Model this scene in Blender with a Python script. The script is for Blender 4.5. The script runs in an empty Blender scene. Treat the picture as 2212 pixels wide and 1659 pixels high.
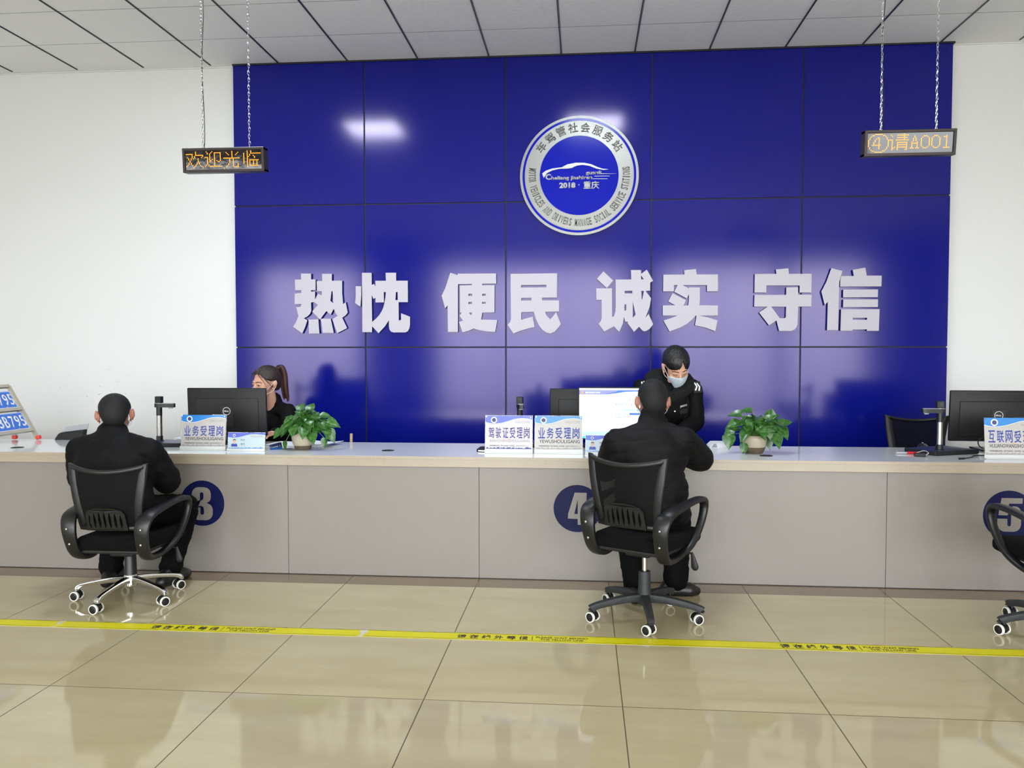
import bpy, bmesh, math, random
from mathutils import Vector, Matrix, Euler, noise

scene = bpy.context.scene
COL = scene.collection
PI = math.pi
R = math.radians

# ------------------------------------------------------------------ camera, light, exposure
cam_data = bpy.data.cameras.new('camera')
cam = bpy.data.objects.new('camera', cam_data)
COL.objects.link(cam)
cam.location = (0.0, 0.0, 1.402)
cam.rotation_euler = (R(90 - 2.141), 0.0, R(4.977))
cam_data.sensor_fit = 'HORIZONTAL'
cam_data.sensor_width = 36.0
cam_data.lens = 36.0 * 1765.5 / 2212.0
cam_data.clip_start = 0.05
cam_data.clip_end = 100
scene.camera = cam

scene.view_settings.view_transform = 'Standard'
scene.view_settings.look = 'None'
scene.view_settings.gamma = 1.0
scene.view_settings.use_curve_mapping = False
scene.view_settings.exposure = 0.38

WALL_Y = 6.846      # face of the blue panelling
BACK_Y = 6.90       # plastered wall behind it
FRONT_Y = -3.5      # glazed street side, behind the photographer
X0, X1 = -8.0, 7.2
CEIL = 3.869

def lin(c):
    c = c / 255.0
    return c / 12.92 if c <= 0.04045 else ((c + 0.055) / 1.055) ** 2.4
def srgb(r, g, b):
    return (lin(r), lin(g), lin(b), 1.0)

# overcast daylight outside: bright sky above, duller street below
SKY_STRENGTH = 13.5
world = bpy.data.worlds.new('overcast_daylight')
scene.world = world
world.use_nodes = True
wn = world.node_tree.nodes; wl = world.node_tree.links
wn.clear()
w_out = wn.new('ShaderNodeOutputWorld')
w_bg = wn.new('ShaderNodeBackground')
w_bg.inputs['Strength'].default_value = SKY_STRENGTH
w_tc = wn.new('ShaderNodeTexCoord')
w_sep = wn.new('ShaderNodeSeparateXYZ')
w_ramp = wn.new('ShaderNodeValToRGB')
w_map = wn.new('ShaderNodeMapRange')
w_map.inputs['From Min'].default_value = -1.0
w_map.inputs['From Max'].default_value = 1.0
wl.new(w_tc.outputs['Generated'], w_sep.inputs[0])
wl.new(w_sep.outputs['Z'], w_map.inputs['Value'])
wl.new(w_map.outputs[0], w_ramp.inputs[0])
e = w_ramp.color_ramp.elements
e[0].position = 0.0; e[0].color = (0.20, 0.19, 0.18, 1)
e[1].position = 1.0; e[1].color = (0.95, 0.98, 1.0, 1)
k = w_ramp.color_ramp.elements.new(0.40); k.color = (0.30, 0.30, 0.31, 1)
k = w_ramp.color_ramp.elements.new(0.49); k.color = (0.62, 0.62, 0.66, 1)
k = w_ramp.color_ramp.elements.new(0.53); k.color = (0.95, 0.95, 1.0, 1)
wl.new(w_ramp.outputs[0], w_bg.inputs['Color'])
wl.new(w_bg.outputs[0], w_out.inputs['Surface'])

# daylight portals in the street windows (they only steer sampling, the sky does the lighting)
WINDOWS = [(-7.0, -4.75), (-3.1, 0.95), (1.55, 3.95), (4.1, 5.75)]
WIN_Z0, WIN_Z1 = 0.12, 3.25
for (a, b) in WINDOWS:
    ld = bpy.data.lights.new('window_daylight', 'AREA')
    ld.shape = 'RECTANGLE'; ld.size = b - a; ld.size_y = WIN_Z1 - WIN_Z0
    ld.cycles.is_portal = True
    lo = bpy.data.objects.new('window_daylight', ld)
    lo.location = ((a + b) / 2, FRONT_Y - 0.12, (WIN_Z0 + WIN_Z1) / 2)
    lo.rotation_euler = (R(90), 0, 0)         # faces +y, into the hall
    COL.objects.link(lo)

LAMP_STRENGTH = 38.0       # the two ceiling panels above the counter

# ------------------------------------------------------------------ materials
def new_mat(name):
    m = bpy.data.materials.new(name); m.use_nodes = True
    return m, m.node_tree.nodes, m.node_tree.links, m.node_tree.nodes['Principled BSDF']

def mat(name, col, rough=0.5, metal=0.0, spec=0.5, var=None, bump=None, alpha=1.0, trans=0.0, ior=1.5,
        coat=0.0, strand=False, emit=None, sheen=0.0, speckle=None, sss=0.0):
    """col in sRGB 0-255. var=(scale, amount) mottles the colour; bump=(scale, strength); speckle=(scale, threshold, colour)."""
    m, n, l, p = new_mat(name)
    c = srgb(*col)
    p.inputs['Base Color'].default_value = c
    p.inputs['Roughness'].default_value = rough
    p.inputs['Metallic'].default_value = metal
    p.inputs['Specular IOR Level'].default_value = spec
    p.inputs['IOR'].default_value = ior
    p.inputs['Alpha'].default_value = alpha
    p.inputs['Transmission Weight'].default_value = trans
    p.inputs['Coat Weight'].default_value = coat
    p.inputs['Sheen Weight'].default_value = sheen
    if sss:
        p.inputs['Subsurface Weight'].default_value = sss
        p.inputs['Subsurface Radius'].default_value = (0.012, 0.005, 0.003)
    if emit:
        p.inputs['Emission Color'].default_value = srgb(*emit[0]); p.inputs['Emission Strength'].default_value = emit[1]
    tc = n.new('ShaderNodeTexCoord')
    last = None
    if var:
        t = n.new('ShaderNodeTexNoise'); t.inputs['Scale'].default_value = var[0]; t.inputs['Detail'].default_value = 4
        l.new(tc.outputs['Object'], t.inputs['Vector'])
        mx = n.new('ShaderNodeMix'); mx.data_type = 'RGBA'
        mx.inputs[6].default_value = tuple(v * (1 - var[1]) for v in c[:3]) + (1,)
        mx.inputs[7].default_value = tuple(min(1, v * (1 + var[1])) for v in c[:3]) + (1,)
        l.new(t.outputs['Fac'], mx.inputs[0]); last = mx.outputs[2]
    if speckle:
        t = n.new('ShaderNodeTexVoronoi'); t.inputs['Scale'].default_value = speckle[0]
        l.new(tc.outputs['Object'], t.inputs['Vector'])
        lt = n.new('ShaderNodeMath'); lt.operation = 'LESS_THAN'; lt.inputs[1].default_value = speckle[1]
        l.new(t.outputs['Distance'], lt.inputs[0])
        rnd = n.new('ShaderNodeSeparateColor'); l.new(t.outputs['Color'], rnd.inputs[0])
        g = n.new('ShaderNodeMath'); g.operation = 'GREATER_THAN'; g.inputs[1].default_value = 0.55
        l.new(rnd.outputs[0], g.inputs[0])
        mu = n.new('ShaderNodeMath'); mu.operation = 'MULTIPLY'
        l.new(lt.outputs[0], mu.inputs[0]); l.new(g.outputs[0], mu.inputs[1])
        mx = n.new('ShaderNodeMix'); mx.data_type = 'RGBA'
        mx.inputs[6].default_value = c; mx.inputs[7].default_value = srgb(*speckle[2])
        if last: l.new(last, mx.inputs[6])
        l.new(mu.outputs[0], mx.inputs[0]); last = mx.outputs[2]
    if last: l.new(last, p.inputs['Base Color'])
    if bump:
        t = n.new('ShaderNodeTexNoise'); t.inputs['Scale'].default_value = bump[0]; t.inputs['Detail'].default_value = 5
        mpn = n.new('ShaderNodeMapping'); mpn.inputs['Scale'].default_value = (2.2, 2.2, 0.12) if strand else (1, 1, 1)
        l.new(tc.outputs['Object'], mpn.inputs[0]); l.new(mpn.outputs[0], t.inputs['Vector'])
        b = n.new('ShaderNodeBump'); b.inputs['Strength'].default_value = bump[1]; b.inputs['Distance'].default_value = 0.01
        l.new(t.outputs['Fac'], b.inputs['Height']); l.new(b.outputs[0], p.inputs['Normal'])
    return m

def glow(name, col, strength):
    m, n, l, p = new_mat(name)
    p.inputs['Base Color'].default_value = (0.02, 0.02, 0.02, 1)
    p.inputs['Emission Color'].default_value = srgb(*col); p.inputs['Emission Strength'].default_value = strength
    return m

def grid_lines(n, l, coord, origin, pitch, width):
    """1 on a seam, 0 elsewhere, along one axis."""
    a = n.new('ShaderNodeMath'); a.operation = 'SUBTRACT'; a.inputs[1].default_value = origin - width / 2; l.new(coord, a.inputs[0])
    b = n.new('ShaderNodeMath'); b.operation = 'DIVIDE'; b.inputs[1].default_value = pitch; l.new(a.outputs[0], b.inputs[0])
    f = n.new('ShaderNodeMath'); f.operation = 'FRACT'; l.new(b.outputs[0], f.inputs[0])
    g = n.new('ShaderNodeMath'); g.operation = 'LESS_THAN'; g.inputs[1].default_value = width / pitch; l.new(f.outputs[0], g.inputs[0])
    return g.outputs[0]

M = {}
# polished beige floor tiles, 80 cm, with a darker border course along the counter
def floor_material():
    m, n, l, p = new_mat('polished_beige_tile')
    tc = n.new('ShaderNodeTexCoord'); sp = n.new('ShaderNodeSeparateXYZ'); l.new(tc.outputs['Object'], sp.inputs[0])
    gx = grid_lines(n, l, sp.outputs['X'], -3.0396, 0.8, 0.0045)
    gy = grid_lines(n, l, sp.outputs['Y'], 3.2196, 0.8, 0.0045)
    mxm = n.new('ShaderNodeMath'); mxm.operation = 'MAXIMUM'; l.new(gx, mxm.inputs[0]); l.new(gy, mxm.inputs[1])
    nz = n.new('ShaderNodeTexNoise'); nz.inputs['Scale'].default_value = 3.0; nz.inputs['Detail'].default_value = 8; nz.inputs['Roughness'].default_value = 0.65
    mp = n.new('ShaderNodeMapping'); mp.inputs['Scale'].default_value = (0.6, 2.2, 1); l.new(tc.outputs['Object'], mp.inputs[0]); l.new(mp.outputs[0], nz.inputs['Vector'])
    ramp = n.new('ShaderNodeValToRGB'); l.new(nz.outputs['Fac'], ramp.inputs[0])
    ramp.color_ramp.elements[0].position = 0.3; ramp.color_ramp.elements[0].color = srgb(170, 157, 124)
    ramp.color_ramp.elements[1].position = 0.7; ramp.color_ramp.elements[1].color = srgb(180, 168, 136)
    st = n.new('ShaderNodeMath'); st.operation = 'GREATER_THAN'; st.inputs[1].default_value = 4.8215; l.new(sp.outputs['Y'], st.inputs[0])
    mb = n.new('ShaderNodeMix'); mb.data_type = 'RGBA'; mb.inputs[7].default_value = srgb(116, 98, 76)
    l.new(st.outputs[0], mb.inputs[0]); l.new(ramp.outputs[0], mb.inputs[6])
    ms = n.new('ShaderNodeMix'); ms.data_type = 'RGBA'; ms.inputs[7].default_value = srgb(84, 70, 50)
    l.new(mxm.outputs[0], ms.inputs[0]); l.new(mb.outputs[2], ms.inputs[6]); l.new(ms.outputs[2], p.inputs['Base Color'])
    rr = n.new('ShaderNodeMapRange'); rr.inputs['To Min'].default_value = 0.05; rr.inputs['To Max'].default_value = 0.6
    l.new(mxm.outputs[0], rr.inputs['Value']); l.new(rr.outputs[0], p.inputs['Roughness'])
    p.inputs['IOR'].default_value = 1.5
    return m

def ceiling_material():
    m, n, l, p = new_mat('mineral_fibre_ceiling_tile')
    tc = n.new('ShaderNodeTexCoord'); sp = n.new('ShaderNodeSeparateXYZ'); l.new(tc.outputs['Object'], sp.inputs[0])
    gy = grid_lines(n, l, sp.outputs['Y'], 6.2901, 0.6, 0.006)
    v = n.new('ShaderNodeTexVoronoi'); v.inputs['Scale'].default_value = 26
    l.new(tc.outputs['Object'], v.inputs['Vector'])
    b = n.new('ShaderNodeBump'); b.inputs['Strength'].default_value = 0.10; b.inputs['Distance'].default_value = 0.01
    l.new(v.outputs['Distance'], b.inputs['Height']); l.new(b.outputs[0], p.inputs['Normal'])
    ms = n.new('ShaderNodeMix'); ms.data_type = 'RGBA'; ms.inputs[6].default_value = srgb(240, 240, 238); ms.inputs[7].default_value = srgb(120, 120, 118)
    l.new(gy, ms.inputs[0]); l.new(ms.outputs[2], p.inputs['Base Color'])
    p.inputs['Roughness'].default_value = 0.8
    return m

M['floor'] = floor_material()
M['ceiling'] = ceiling_material()
M['t_bar'] = mat('dark_grid_bar', (70, 72, 80), 0.35, 0.6)
M['plaster'] = mat('white_wall_paint', (226, 226, 224), 0.75, var=(1.3, 0.02), bump=(60, 0.03))
def scuffed_plaster():
    m = M['plaster']; n = m.node_tree.nodes; l = m.node_tree.links; p = n['Principled BSDF']
    src = p.inputs['Base Color'].links[0].from_socket
    tc = n.new('ShaderNodeTexCoord'); mp = n.new('ShaderNodeMapping'); mp.inputs['Scale'].default_value = (8, 1, 34); l.new(tc.outputs['Object'], mp.inputs[0])
    t = n.new('ShaderNodeTexNoise'); t.inputs['Scale'].default_value = 1.6; t.inputs['Detail'].default_value = 7; l.new(mp.outputs[0], t.inputs['Vector'])
    ds = n.new('ShaderNodeVectorMath'); ds.operation = 'DISTANCE'; ds.inputs[1].default_value = (-4.35, BACK_Y, 1.03)
    ms = n.new('ShaderNodeVectorMath'); ms.operation = 'MULTIPLY'; ms.inputs[1].default_value = (0.42, 1, 1.0); l.new(tc.outputs['Object'], ms.inputs[0])
    ds.inputs[1].default_value = (-4.35 * 0.42, BACK_Y, 1.03); l.new(ms.outputs[0], ds.inputs[0])
    near = n.new('ShaderNodeMapRange'); near.inputs['From Min'].default_value = 0.30; near.inputs['From Max'].default_value = 0.12; l.new(ds.outputs['Value'], near.inputs['Value'])
    th = n.new('ShaderNodeMapRange'); th.inputs['From Min'].default_value = 0.64; th.inputs['From Max'].default_value = 0.70; l.new(t.outputs['Fac'], th.inputs['Value'])
    mu = n.new('ShaderNodeMath'); mu.operation = 'MULTIPLY'; l.new(near.outputs[0], mu.inputs[0]); l.new(th.outputs[0], mu.inputs[1])
    m2 = n.new('ShaderNodeMath'); m2.operation = 'MULTIPLY'; m2.inputs[1].default_value = 0.45; l.new(mu.outputs[0], m2.inputs[0])
    mx = n.new('ShaderNodeMix'); mx.data_type = 'RGBA'; mx.inputs[7].default_value = srgb(110, 110, 112)
    l.new(m2.outputs[0], mx.inputs[0]); l.new(src, mx.inputs[6]); l.new(mx.outputs[2], p.inputs['Base Color'])
scuffed_plaster()
M['blue_panel'] = mat('satin_blue_panel', (9, 19, 122), 0.13, spec=0.37, var=(0.9, 0.04))
M['blue_panel'].node_tree.nodes['Principled BSDF'].inputs['Specular Tint'].default_value = (1.0, 0.86, 1.0, 1)
M['seam'] = mat('dark_panel_joint', (22, 20, 34), 0.6)
M['letter_white'] = mat('white_acrylic_letter', (187, 182, 192), 0.5)
M['letter_side'] = mat('navy_letter_edge', (34, 30, 74), 0.5)
M['silver'] = mat('brushed_silver', (138, 138, 134), 0.38, 1.0, bump=(300, 0.05))
M['silver_paint'] = mat('pale_silver_lettering', (196, 196, 190), 0.35, 0.25)
M['monitor_black'] = mat('monitor_black_plastic', (14, 13, 14), 0.5, spec=0.35)
M['silver_dark'] = mat('etched_silver', (124, 124, 120), 0.5, 0.9)
M['emblem_blue'] = mat('emblem_blue_enamel', (8, 22, 168), 0.16, spec=0.2)
M['laminate'] = mat('warm_grey_laminate', (134, 127, 121), 0.38, var=(2.5, 0.02))
M['stone'] = mat('speckled_quartz_edge', (162, 150, 132), 0.3, var=(6, 0.04), speckle=(85, 0.12, (84, 70, 60)))
M['stone_top'] = mat('polished_quartz_top', (214, 218, 220), 0.09, var=(5, 0.02))
M['navy_vinyl'] = mat('navy_vinyl', (8, 14, 66), 0.5, spec=0.2)
M['black_plastic'] = mat('black_plastic', (15, 15, 17), 0.42, bump=(160, 0.05))
M['matte_black'] = mat('matte_black_plastic', (13, 13, 15), 0.55)
M['scuffed_black'] = mat('scuffed_black_plastic', (38, 40, 42), 0.6, var=(22, 0.6), bump=(45, 0.25))
M['chrome'] = mat('polished_chrome', (215, 215, 215), 0.10, 1.0)
M['steel'] = mat('brushed_steel', (170, 168, 162), 0.25, 1.0)
M['white_rubber'] = mat('white_rubber', (222, 220, 212), 0.5)
M['seat_cloth'] = mat('black_seat_cloth', (5, 5, 6), 0.9, spec=0.15, bump=(250, 0.15))
M['jacket'] = mat('black_nylon_jacket', (5, 5, 7), 0.7, spec=0.18, bump=(35, 0.12))
M['jacket_b'] = mat('charcoal_padded_jacket', (8, 7, 9), 0.68, spec=0.2, bump=(50, 0.10))
M['trousers'] = mat('black_trousers', (4, 4, 5), 0.85, spec=0.12, bump=(60, 0.15))
M['shoe'] = mat('black_leather_shoe', (20, 18, 18), 0.4)
M['skin'] = mat('skin', (212, 160, 134), 0.5, var=(14, 0.05), sss=0.08)
M['skin_man'] = mat('tanned_skin', (168, 112, 92), 0.5, var=(14, 0.06), sss=0.06)
M['hair_black'] = mat('short_black_hair', (11, 10, 10), 0.6, spec=0.35, bump=(190, 0.35), strand=True)
M['hair_long'] = mat('straight_black_hair', (13, 12, 14), 0.38, bump=(120, 0.35), strand=True)
M['hair_brown'] = mat('brown_hair', (74, 42, 28), 0.42, var=(28, 0.35), bump=(140, 0.35), strand=True)
M['hair_dark_brown'] = mat('dark_brown_hair', (44, 32, 27), 0.42, var=(24, 0.4), bump=(140, 0.35), strand=True)
M['fur'] = mat('black_fur_collar', (5, 5, 6), 0.95, bump=(220, 0.9))
M['mask'] = mat('pale_blue_mask', (238, 249, 255), 0.75, bump=(150, 0.08))
M['mask_white'] = mat('white_mask', (232, 232, 234), 0.75)
M['white_cloth'] = mat('white_cloth_badge', (228, 228, 230), 0.6)
M['eye_white'] = mat('eye_white', (186, 172, 164), 0.3)
M['eye_dark'] = mat('dark_iris', (26, 16, 12), 0.2)
M['brow'] = mat('dark_brow', (52, 34, 27), 0.7)
M['lips'] = mat('lips', (176, 96, 88), 0.5)
M['tape'] = mat('yellow_floor_tape', (206, 196, 8), 0.4, spec=0.3, var=(7, 0.06))
M['tape_ink'] = mat('black_tape_print', (44, 42, 22), 0.5)
M['tape_back'] = mat('bare_tape_glue', (196, 190, 172), 0.6)
M['acrylic'] = mat('clear_acrylic', (248, 250, 250), 0.03, trans=1.0, ior=1.45)
M['acrylic_edge'] = mat('frosted_acrylic_foot', (236, 238, 236), 0.15, trans=0.35)
M['paper'] = mat('printed_sign_paper', (176, 172, 168), 0.4)
M['paper_pale'] = mat('printed_pale_sign_paper', (190, 184, 190), 0.4)
M['card'] = mat('printed_name_card', (168, 184, 192), 0.35)
M['ink_sky'] = mat('sky_blue_print', (34, 122, 198), 0.35)
M['ink_royal'] = mat('royal_blue_print', (66, 84, 186), 0.35)
M['ink_blue'] = mat('blue_print', (42, 62, 150), 0.4)
M['ink_purple'] = mat('violet_print', (72, 62, 128), 0.4)
M['ink_dark'] = mat('dark_print', (62, 58, 56), 0.5)
M['ink_grey'] = mat('grey_print', (150, 145, 142), 0.5)
M['ink_light'] = mat('light_print', (228, 226, 226), 0.5)
M['ink_navy'] = mat('navy_print', (50, 56, 120), 0.5)
M['ink_orange'] = mat('orange_print', (214, 150, 84), 0.5)
M['portrait_skin'] = mat('portrait_skin_print', (206, 160, 138), 0.5)
M['portrait_hair'] = mat('portrait_hair_print', (70, 56, 50), 0.5)
M['white_paper'] = mat('white_paper', (230, 232, 238), 0.6)
M['pot'] = mat('weathered_cream_pot', (172, 161, 140), 0.45, var=(11, 0.25))
M['pot_base'] = mat('stained_pot_foot', (92, 78, 62), 0.6, var=(30, 0.5))
M['soil'] = mat('dark_potting_soil', (42, 34, 26), 0.95, bump=(80, 0.6))
M['stem'] = mat('green_stem', (86, 128, 52), 0.5)
M['plate_blue'] = mat('blue_number_plate', (32, 104, 206), 0.35)
M['plate_white'] = mat('white_plate_print', (232, 232, 228), 0.4)
M['dull_metal'] = mat('worn_aluminium', (188, 182, 168), 0.3, 0.9, var=(20, 0.1))
M['red_rubber'] = mat('red_rubber_foot', (222, 62, 56), 0.35)
M['red_plastic'] = mat('red_plastic', (206, 24, 34), 0.3)
M['clear_plastic'] = mat('clear_plastic', (225, 225, 228), 0.1, trans=0.6)
M['blue_plastic'] = mat('blue_plastic', (26, 96, 170), 0.35)
M['navy_plastic'] = mat('navy_plastic', (34, 42, 78), 0.35)
M['grey_plastic'] = mat('grey_plastic', (150, 150, 156), 0.45)
M['wood'] = mat('pale_wood', (206, 178, 140), 0.55, var=(30, 0.1))
M['led_dot'] = glow('amber_led', (255, 140, 16), 3.0)
M['led_glass'] = mat('dark_glossy_display', (26, 21, 22), 0.07, spec=0.42, bump=(7, 0.10))
M['led_frame'] = mat('dark_bronze_frame', (52, 45, 44), 0.4, 0.5)
M['screen_white'] = glow('lit_screen_white', (250, 253, 255), 1.35)
M['screen_blue'] = glow('lit_screen_blue', (52, 112, 226), 1.1)
M['screen_violet'] = glow('lit_screen_violet', (142, 146, 226), 1.1)
M['screen_cyan'] = glow('lit_screen_cyan', (70, 208, 236), 1.1)
M['screen_pale'] = glow('lit_screen_pale', (178, 228, 248), 1.2)
M['screen_text'] = glow('lit_screen_text', (74, 140, 190), 0.8)
M['screen_grey'] = glow('lit_screen_grey', (190, 206, 214), 0.9)
M['screen_orange'] = glow('lit_screen_orange', (250, 170, 90), 1.0)
M['lamp'] = glow('lit_ceiling_panel', (232, 243, 255), LAMP_STRENGTH)
def pane_material():
    m, n, l, p = new_mat('window_glass')
    t = n.new('ShaderNodeBsdfTransparent'); t.inputs[0].default_value = (0.94, 0.96, 0.95, 1)
    g = n.new('ShaderNodeBsdfGlossy'); g.inputs['Roughness'].default_value = 0.02
    mx = n.new('ShaderNodeMixShader'); mx.inputs[0].default_value = 0.06
    l.new(t.outputs[0], mx.inputs[1]); l.new(g.outputs[0], mx.inputs[2])
    l.new(mx.outputs[0], n['Material Output'].inputs['Surface'])
    return m
M['glass'] = pane_material()
M['street_wall'] = mat('dark_grey_street_wall', (70, 70, 74), 0.6)
M['alu_white'] = mat('white_window_frame', (225, 225, 225), 0.4)

# dark mesh weave: see-through fabric
def mesh_cloth():
    m, n, l, p = new_mat('black_mesh_cloth')
    p.inputs['Base Color'].default_value = srgb(7, 7, 8); p.inputs['Roughness'].default_value = 0.8; p.inputs['Specular IOR Level'].default_value = 0.2
    tc = n.new('ShaderNodeTexCoord')
    mp = n.new('ShaderNodeMapping'); mp.inputs['Rotation'].default_value = (0, 0, 0); mp.inputs['Scale'].default_value = (1, 1, 1)
    l.new(tc.outputs['Object'], mp.inputs[0])
    sp = n.new('ShaderNodeSeparateXYZ'); l.new(mp.outputs[0], sp.inputs[0])
    gx = grid_lines(n, l, sp.outputs['X'], 0, 0.0046, 0.0031)
    gz = grid_lines(n, l, sp.outputs['Z'], 0, 0.0046, 0.0031)
    mx = n.new('ShaderNodeMath'); mx.operation = 'MAXIMUM'; l.new(gx, mx.inputs[0]); l.new(gz, mx.inputs[1])
    l.new(mx.outputs[0], p.inputs['Alpha'])
    return m
M['mesh_cloth'] = mesh_cloth()

# variegated pothos leaf
def leaf_material(name, dark, light):
    m, n, l, p = new_mat(name)
    tc = n.new('ShaderNodeTexCoord')
    t = n.new('ShaderNodeTexNoise'); t.inputs['Scale'].default_value = 55; t.inputs['Detail'].default_value = 3; t.inputs['Roughness'].default_value = 0.6
    l.new(tc.outputs['Object'], t.inputs['Vector'])
    r = n.new('ShaderNodeValToRGB'); l.new(t.outputs['Fac'], r.inputs[0])
    r.color_ramp.elements[0].position = 0.35; r.color_ramp.elements[0].color = srgb(*dark)
    r.color_ramp.elements[1].position = 0.72; r.color_ramp.elements[1].color = srgb(*light)
    l.new(r.outputs[0], p.inputs['Base Color'])
    p.inputs['Roughness'].default_value = 0.3
    p.inputs['Subsurface Weight'].default_value = 0.05
    return m
M['leaf'] = leaf_material('glossy_pothos_leaf', (28, 70, 24), (74, 122, 52))

# ------------------------------------------------------------------ scene-graph helpers
def tag(o, label, cat, group=None, kind=None):
    if label: o['label'] = label
    if cat: o['category'] = cat
    if group: o['group'] = group
    if kind: o['kind'] = kind
    return o

def thing(name, label, cat, loc=(0, 0, 0), rotz=0.0, group=None):
    o = bpy.data.objects.new(name, None); COL.objects.link(o)
    o.empty_display_size = 0.1
    o.location = loc; o.rotation_euler = (0, 0, rotz)
    return tag(o, label, cat, group)

def root_matrix(o):
    m = Matrix.Identity(4)
    while o is not None:
        m = o.matrix_basis @ m
        o = o.parent
    return m

def obj(name, geo, mats, parent=None, M4=None, world=False, label=None, smooth=None):
    """geo: bmesh or mesh. Links it as ONE mesh object."""
    if isinstance(geo, bmesh.types.BMesh):
        me = bpy.data.meshes.new(name); geo.to_mesh(me); geo.free()
    else:
        me = geo; me.name = name
    if M4 is not None: me.transform(M4)
    if world and parent is not None: me.transform(root_matrix(parent).inverted())
    if not isinstance(mats, (list, tuple)): mats = [mats]
    if len(me.materials): me.materials.clear()
    for m in mats: me.materials.append(M[m] if isinstance(m, str) else m)
    if smooth is not None:
        shade(me, smooth)
    o = bpy.data.objects.new(name, me); COL.objects.link(o)
    if parent is not None: o.parent = parent
    if label: o['label'] = label
    return o

def shade(me, angle):
    """smooth shading with edges sharper than angle (degrees) kept hard"""
    bm = bmesh.new(); bm.from_mesh(me)
    for f in bm.faces: f.smooth = True
    for e_ in bm.edges:
        if len(e_.link_faces) == 2 and e_.calc_face_angle(0.0) > R(angle): e_.smooth = False
    bm.to_mesh(me); bm.free()

def struct(name, geo, mats, M4=None, smooth=None, parent=None):
    o = obj(name, geo, mats, parent, M4, smooth=smooth)
    if parent is None: o['kind'] = 'structure'
    return o

def dup(o, parent=None):
    c = o.copy(); COL.objects.link(c); c.parent = parent
    for ch in list(o.children): dup(ch, c)
    return c

# ------------------------------------------------------------------ shape helpers
def T(x, y, z): return Matrix.Translation((x, y, z))
def RX(a): return Matrix.Rotation(R(a), 4, 'X')
def RY(a): return Matrix.Rotation(R(a), 4, 'Y')
def RZ(a): return Matrix.Rotation(R(a), 4, 'Z')
def S(x, y, z): return Matrix.Diagonal((x, y, z, 1))
def face(x, y, z, rz=0.0, tilt=0.0):
    """local x right, y up, z towards the viewer, standing at (x,y,z) and facing -y (turned by rz, leaning back by tilt)"""
    return T(x, y, z) @ RZ(rz) @ RX(90 - tilt)

def box(bm, c, s, rot=None, bevel=0.0, seg=2, mi=0):
    m = T(*c) @ (rot if rot is not None else Matrix.Identity(4)) @ S(*s)
    r = bmesh.ops.create_cube(bm, size=1.0, matrix=m)
    vs = r['verts']
    fs = {f for v in vs for f in v.link_faces}
    for f in fs: f.material_index = mi
    if bevel > 0:
        es = list({e_ for v in vs for e_ in v.link_edges})
        bmesh.ops.bevel(bm, geom=es, offset=bevel, segments=seg, profile=0.5, affect='EDGES', material=-1)

def span(bm, x0, x1, y0, y1, z0, z1, bevel=0.0, seg=2, mi=0):
    box(bm, ((x0 + x1) / 2, (y0 + y1) / 2, (z0 + z1) / 2), (abs(x1 - x0), abs(y1 - y0), abs(z1 - z0)), None, bevel, seg, mi)

def lathe(bm, prof, n=32, m=None, mi=0, cap=True):
    """prof: [(r, z)], spun about z"""
    m = m or Matrix.Identity(4)
    rings = []
    for r, z in prof:
        rings.append([bm.verts.new(m @ Vector((r * math.cos(2 * PI * i / n), r * math.sin(2 * PI * i / n), z))) for i in range(n)])
    for a, b in zip(rings, rings[1:]):
        for i in range(n):
            f = bm.faces.new((a[i], a[(i + 1) % n], b[(i + 1) % n], b[i])); f.material_index = mi
    if cap:
        for ring, rev in ((rings[0], True), (rings[-1], False)):
            f = bm.faces.new(list(reversed(ring)) if rev else ring); f.material_index = mi

def cyl(bm, p0, p1, r0, r1=None, n=20, mi=0):
    p0, p1 = Vector(p0), Vector(p1)
    d = p1 - p0
    q = d.to_track_quat('Z', 'Y').to_matrix().to_4x4()
    lathe(bm, [(r0, 0), (r0 if r1 is None else r1, d.length)], n, T(*p0) @ q, mi)

def tube(bm, pts, rad, n=10, closed=False, prof=None, up=(0, 0, 1), mi=0, cap=True):
    """sweep along pts. rad: number or per-point (a, b) half widths; prof: 'box' for a rounded rectangle. up fixes the section's b axis."""
    P = [Vector(p) for p in pts]; N = len(P); up = Vector(up)
    rings = []
    for i in range(N):
        if closed: t = (P[(i + 1) % N] - P[i - 1])
        else: t = P[min(i + 1, N - 1)] - P[max(i - 1, 0)]
        t.normalize()
        s = t.cross(up)
        if s.length < 1e-4: s = t.cross(Vector((1, 0, 0.01)))
        s.normalize(); u = s.cross(t).normalized()
        ra = rad[i] if isinstance(rad, list) else rad
        a, b = ra if isinstance(ra, tuple) else (ra, ra)
        ring = []
        for k_ in range(n):
            an = 2 * PI * (k_ + 0.5) / n
            cx, cy = math.cos(an), math.sin(an)
            if prof == 'box':
                q = 0.35
                cx = math.copysign(abs(cx) ** q, cx); cy = math.copysign(abs(cy) ** q, cy)
            ring.append(bm.verts.new(P[i] + s * (a * cx) + u * (b * cy)))
        rings.append(ring)
    rng = range(N) if closed else range(N - 1)
    for i in rng:
        a, b = rings[i], rings[(i + 1) % N]
        for k_ in range(n):
            f = bm.faces.new((a[k_], a[(k_ + 1) % n], b[(k_ + 1) % n], b[k_])); f.material_index = mi
    if not closed and cap:
        bm.faces.new(list(reversed(rings[0]))).material_index = mi
        bm.faces.new(rings[-1]).material_index = mi

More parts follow.
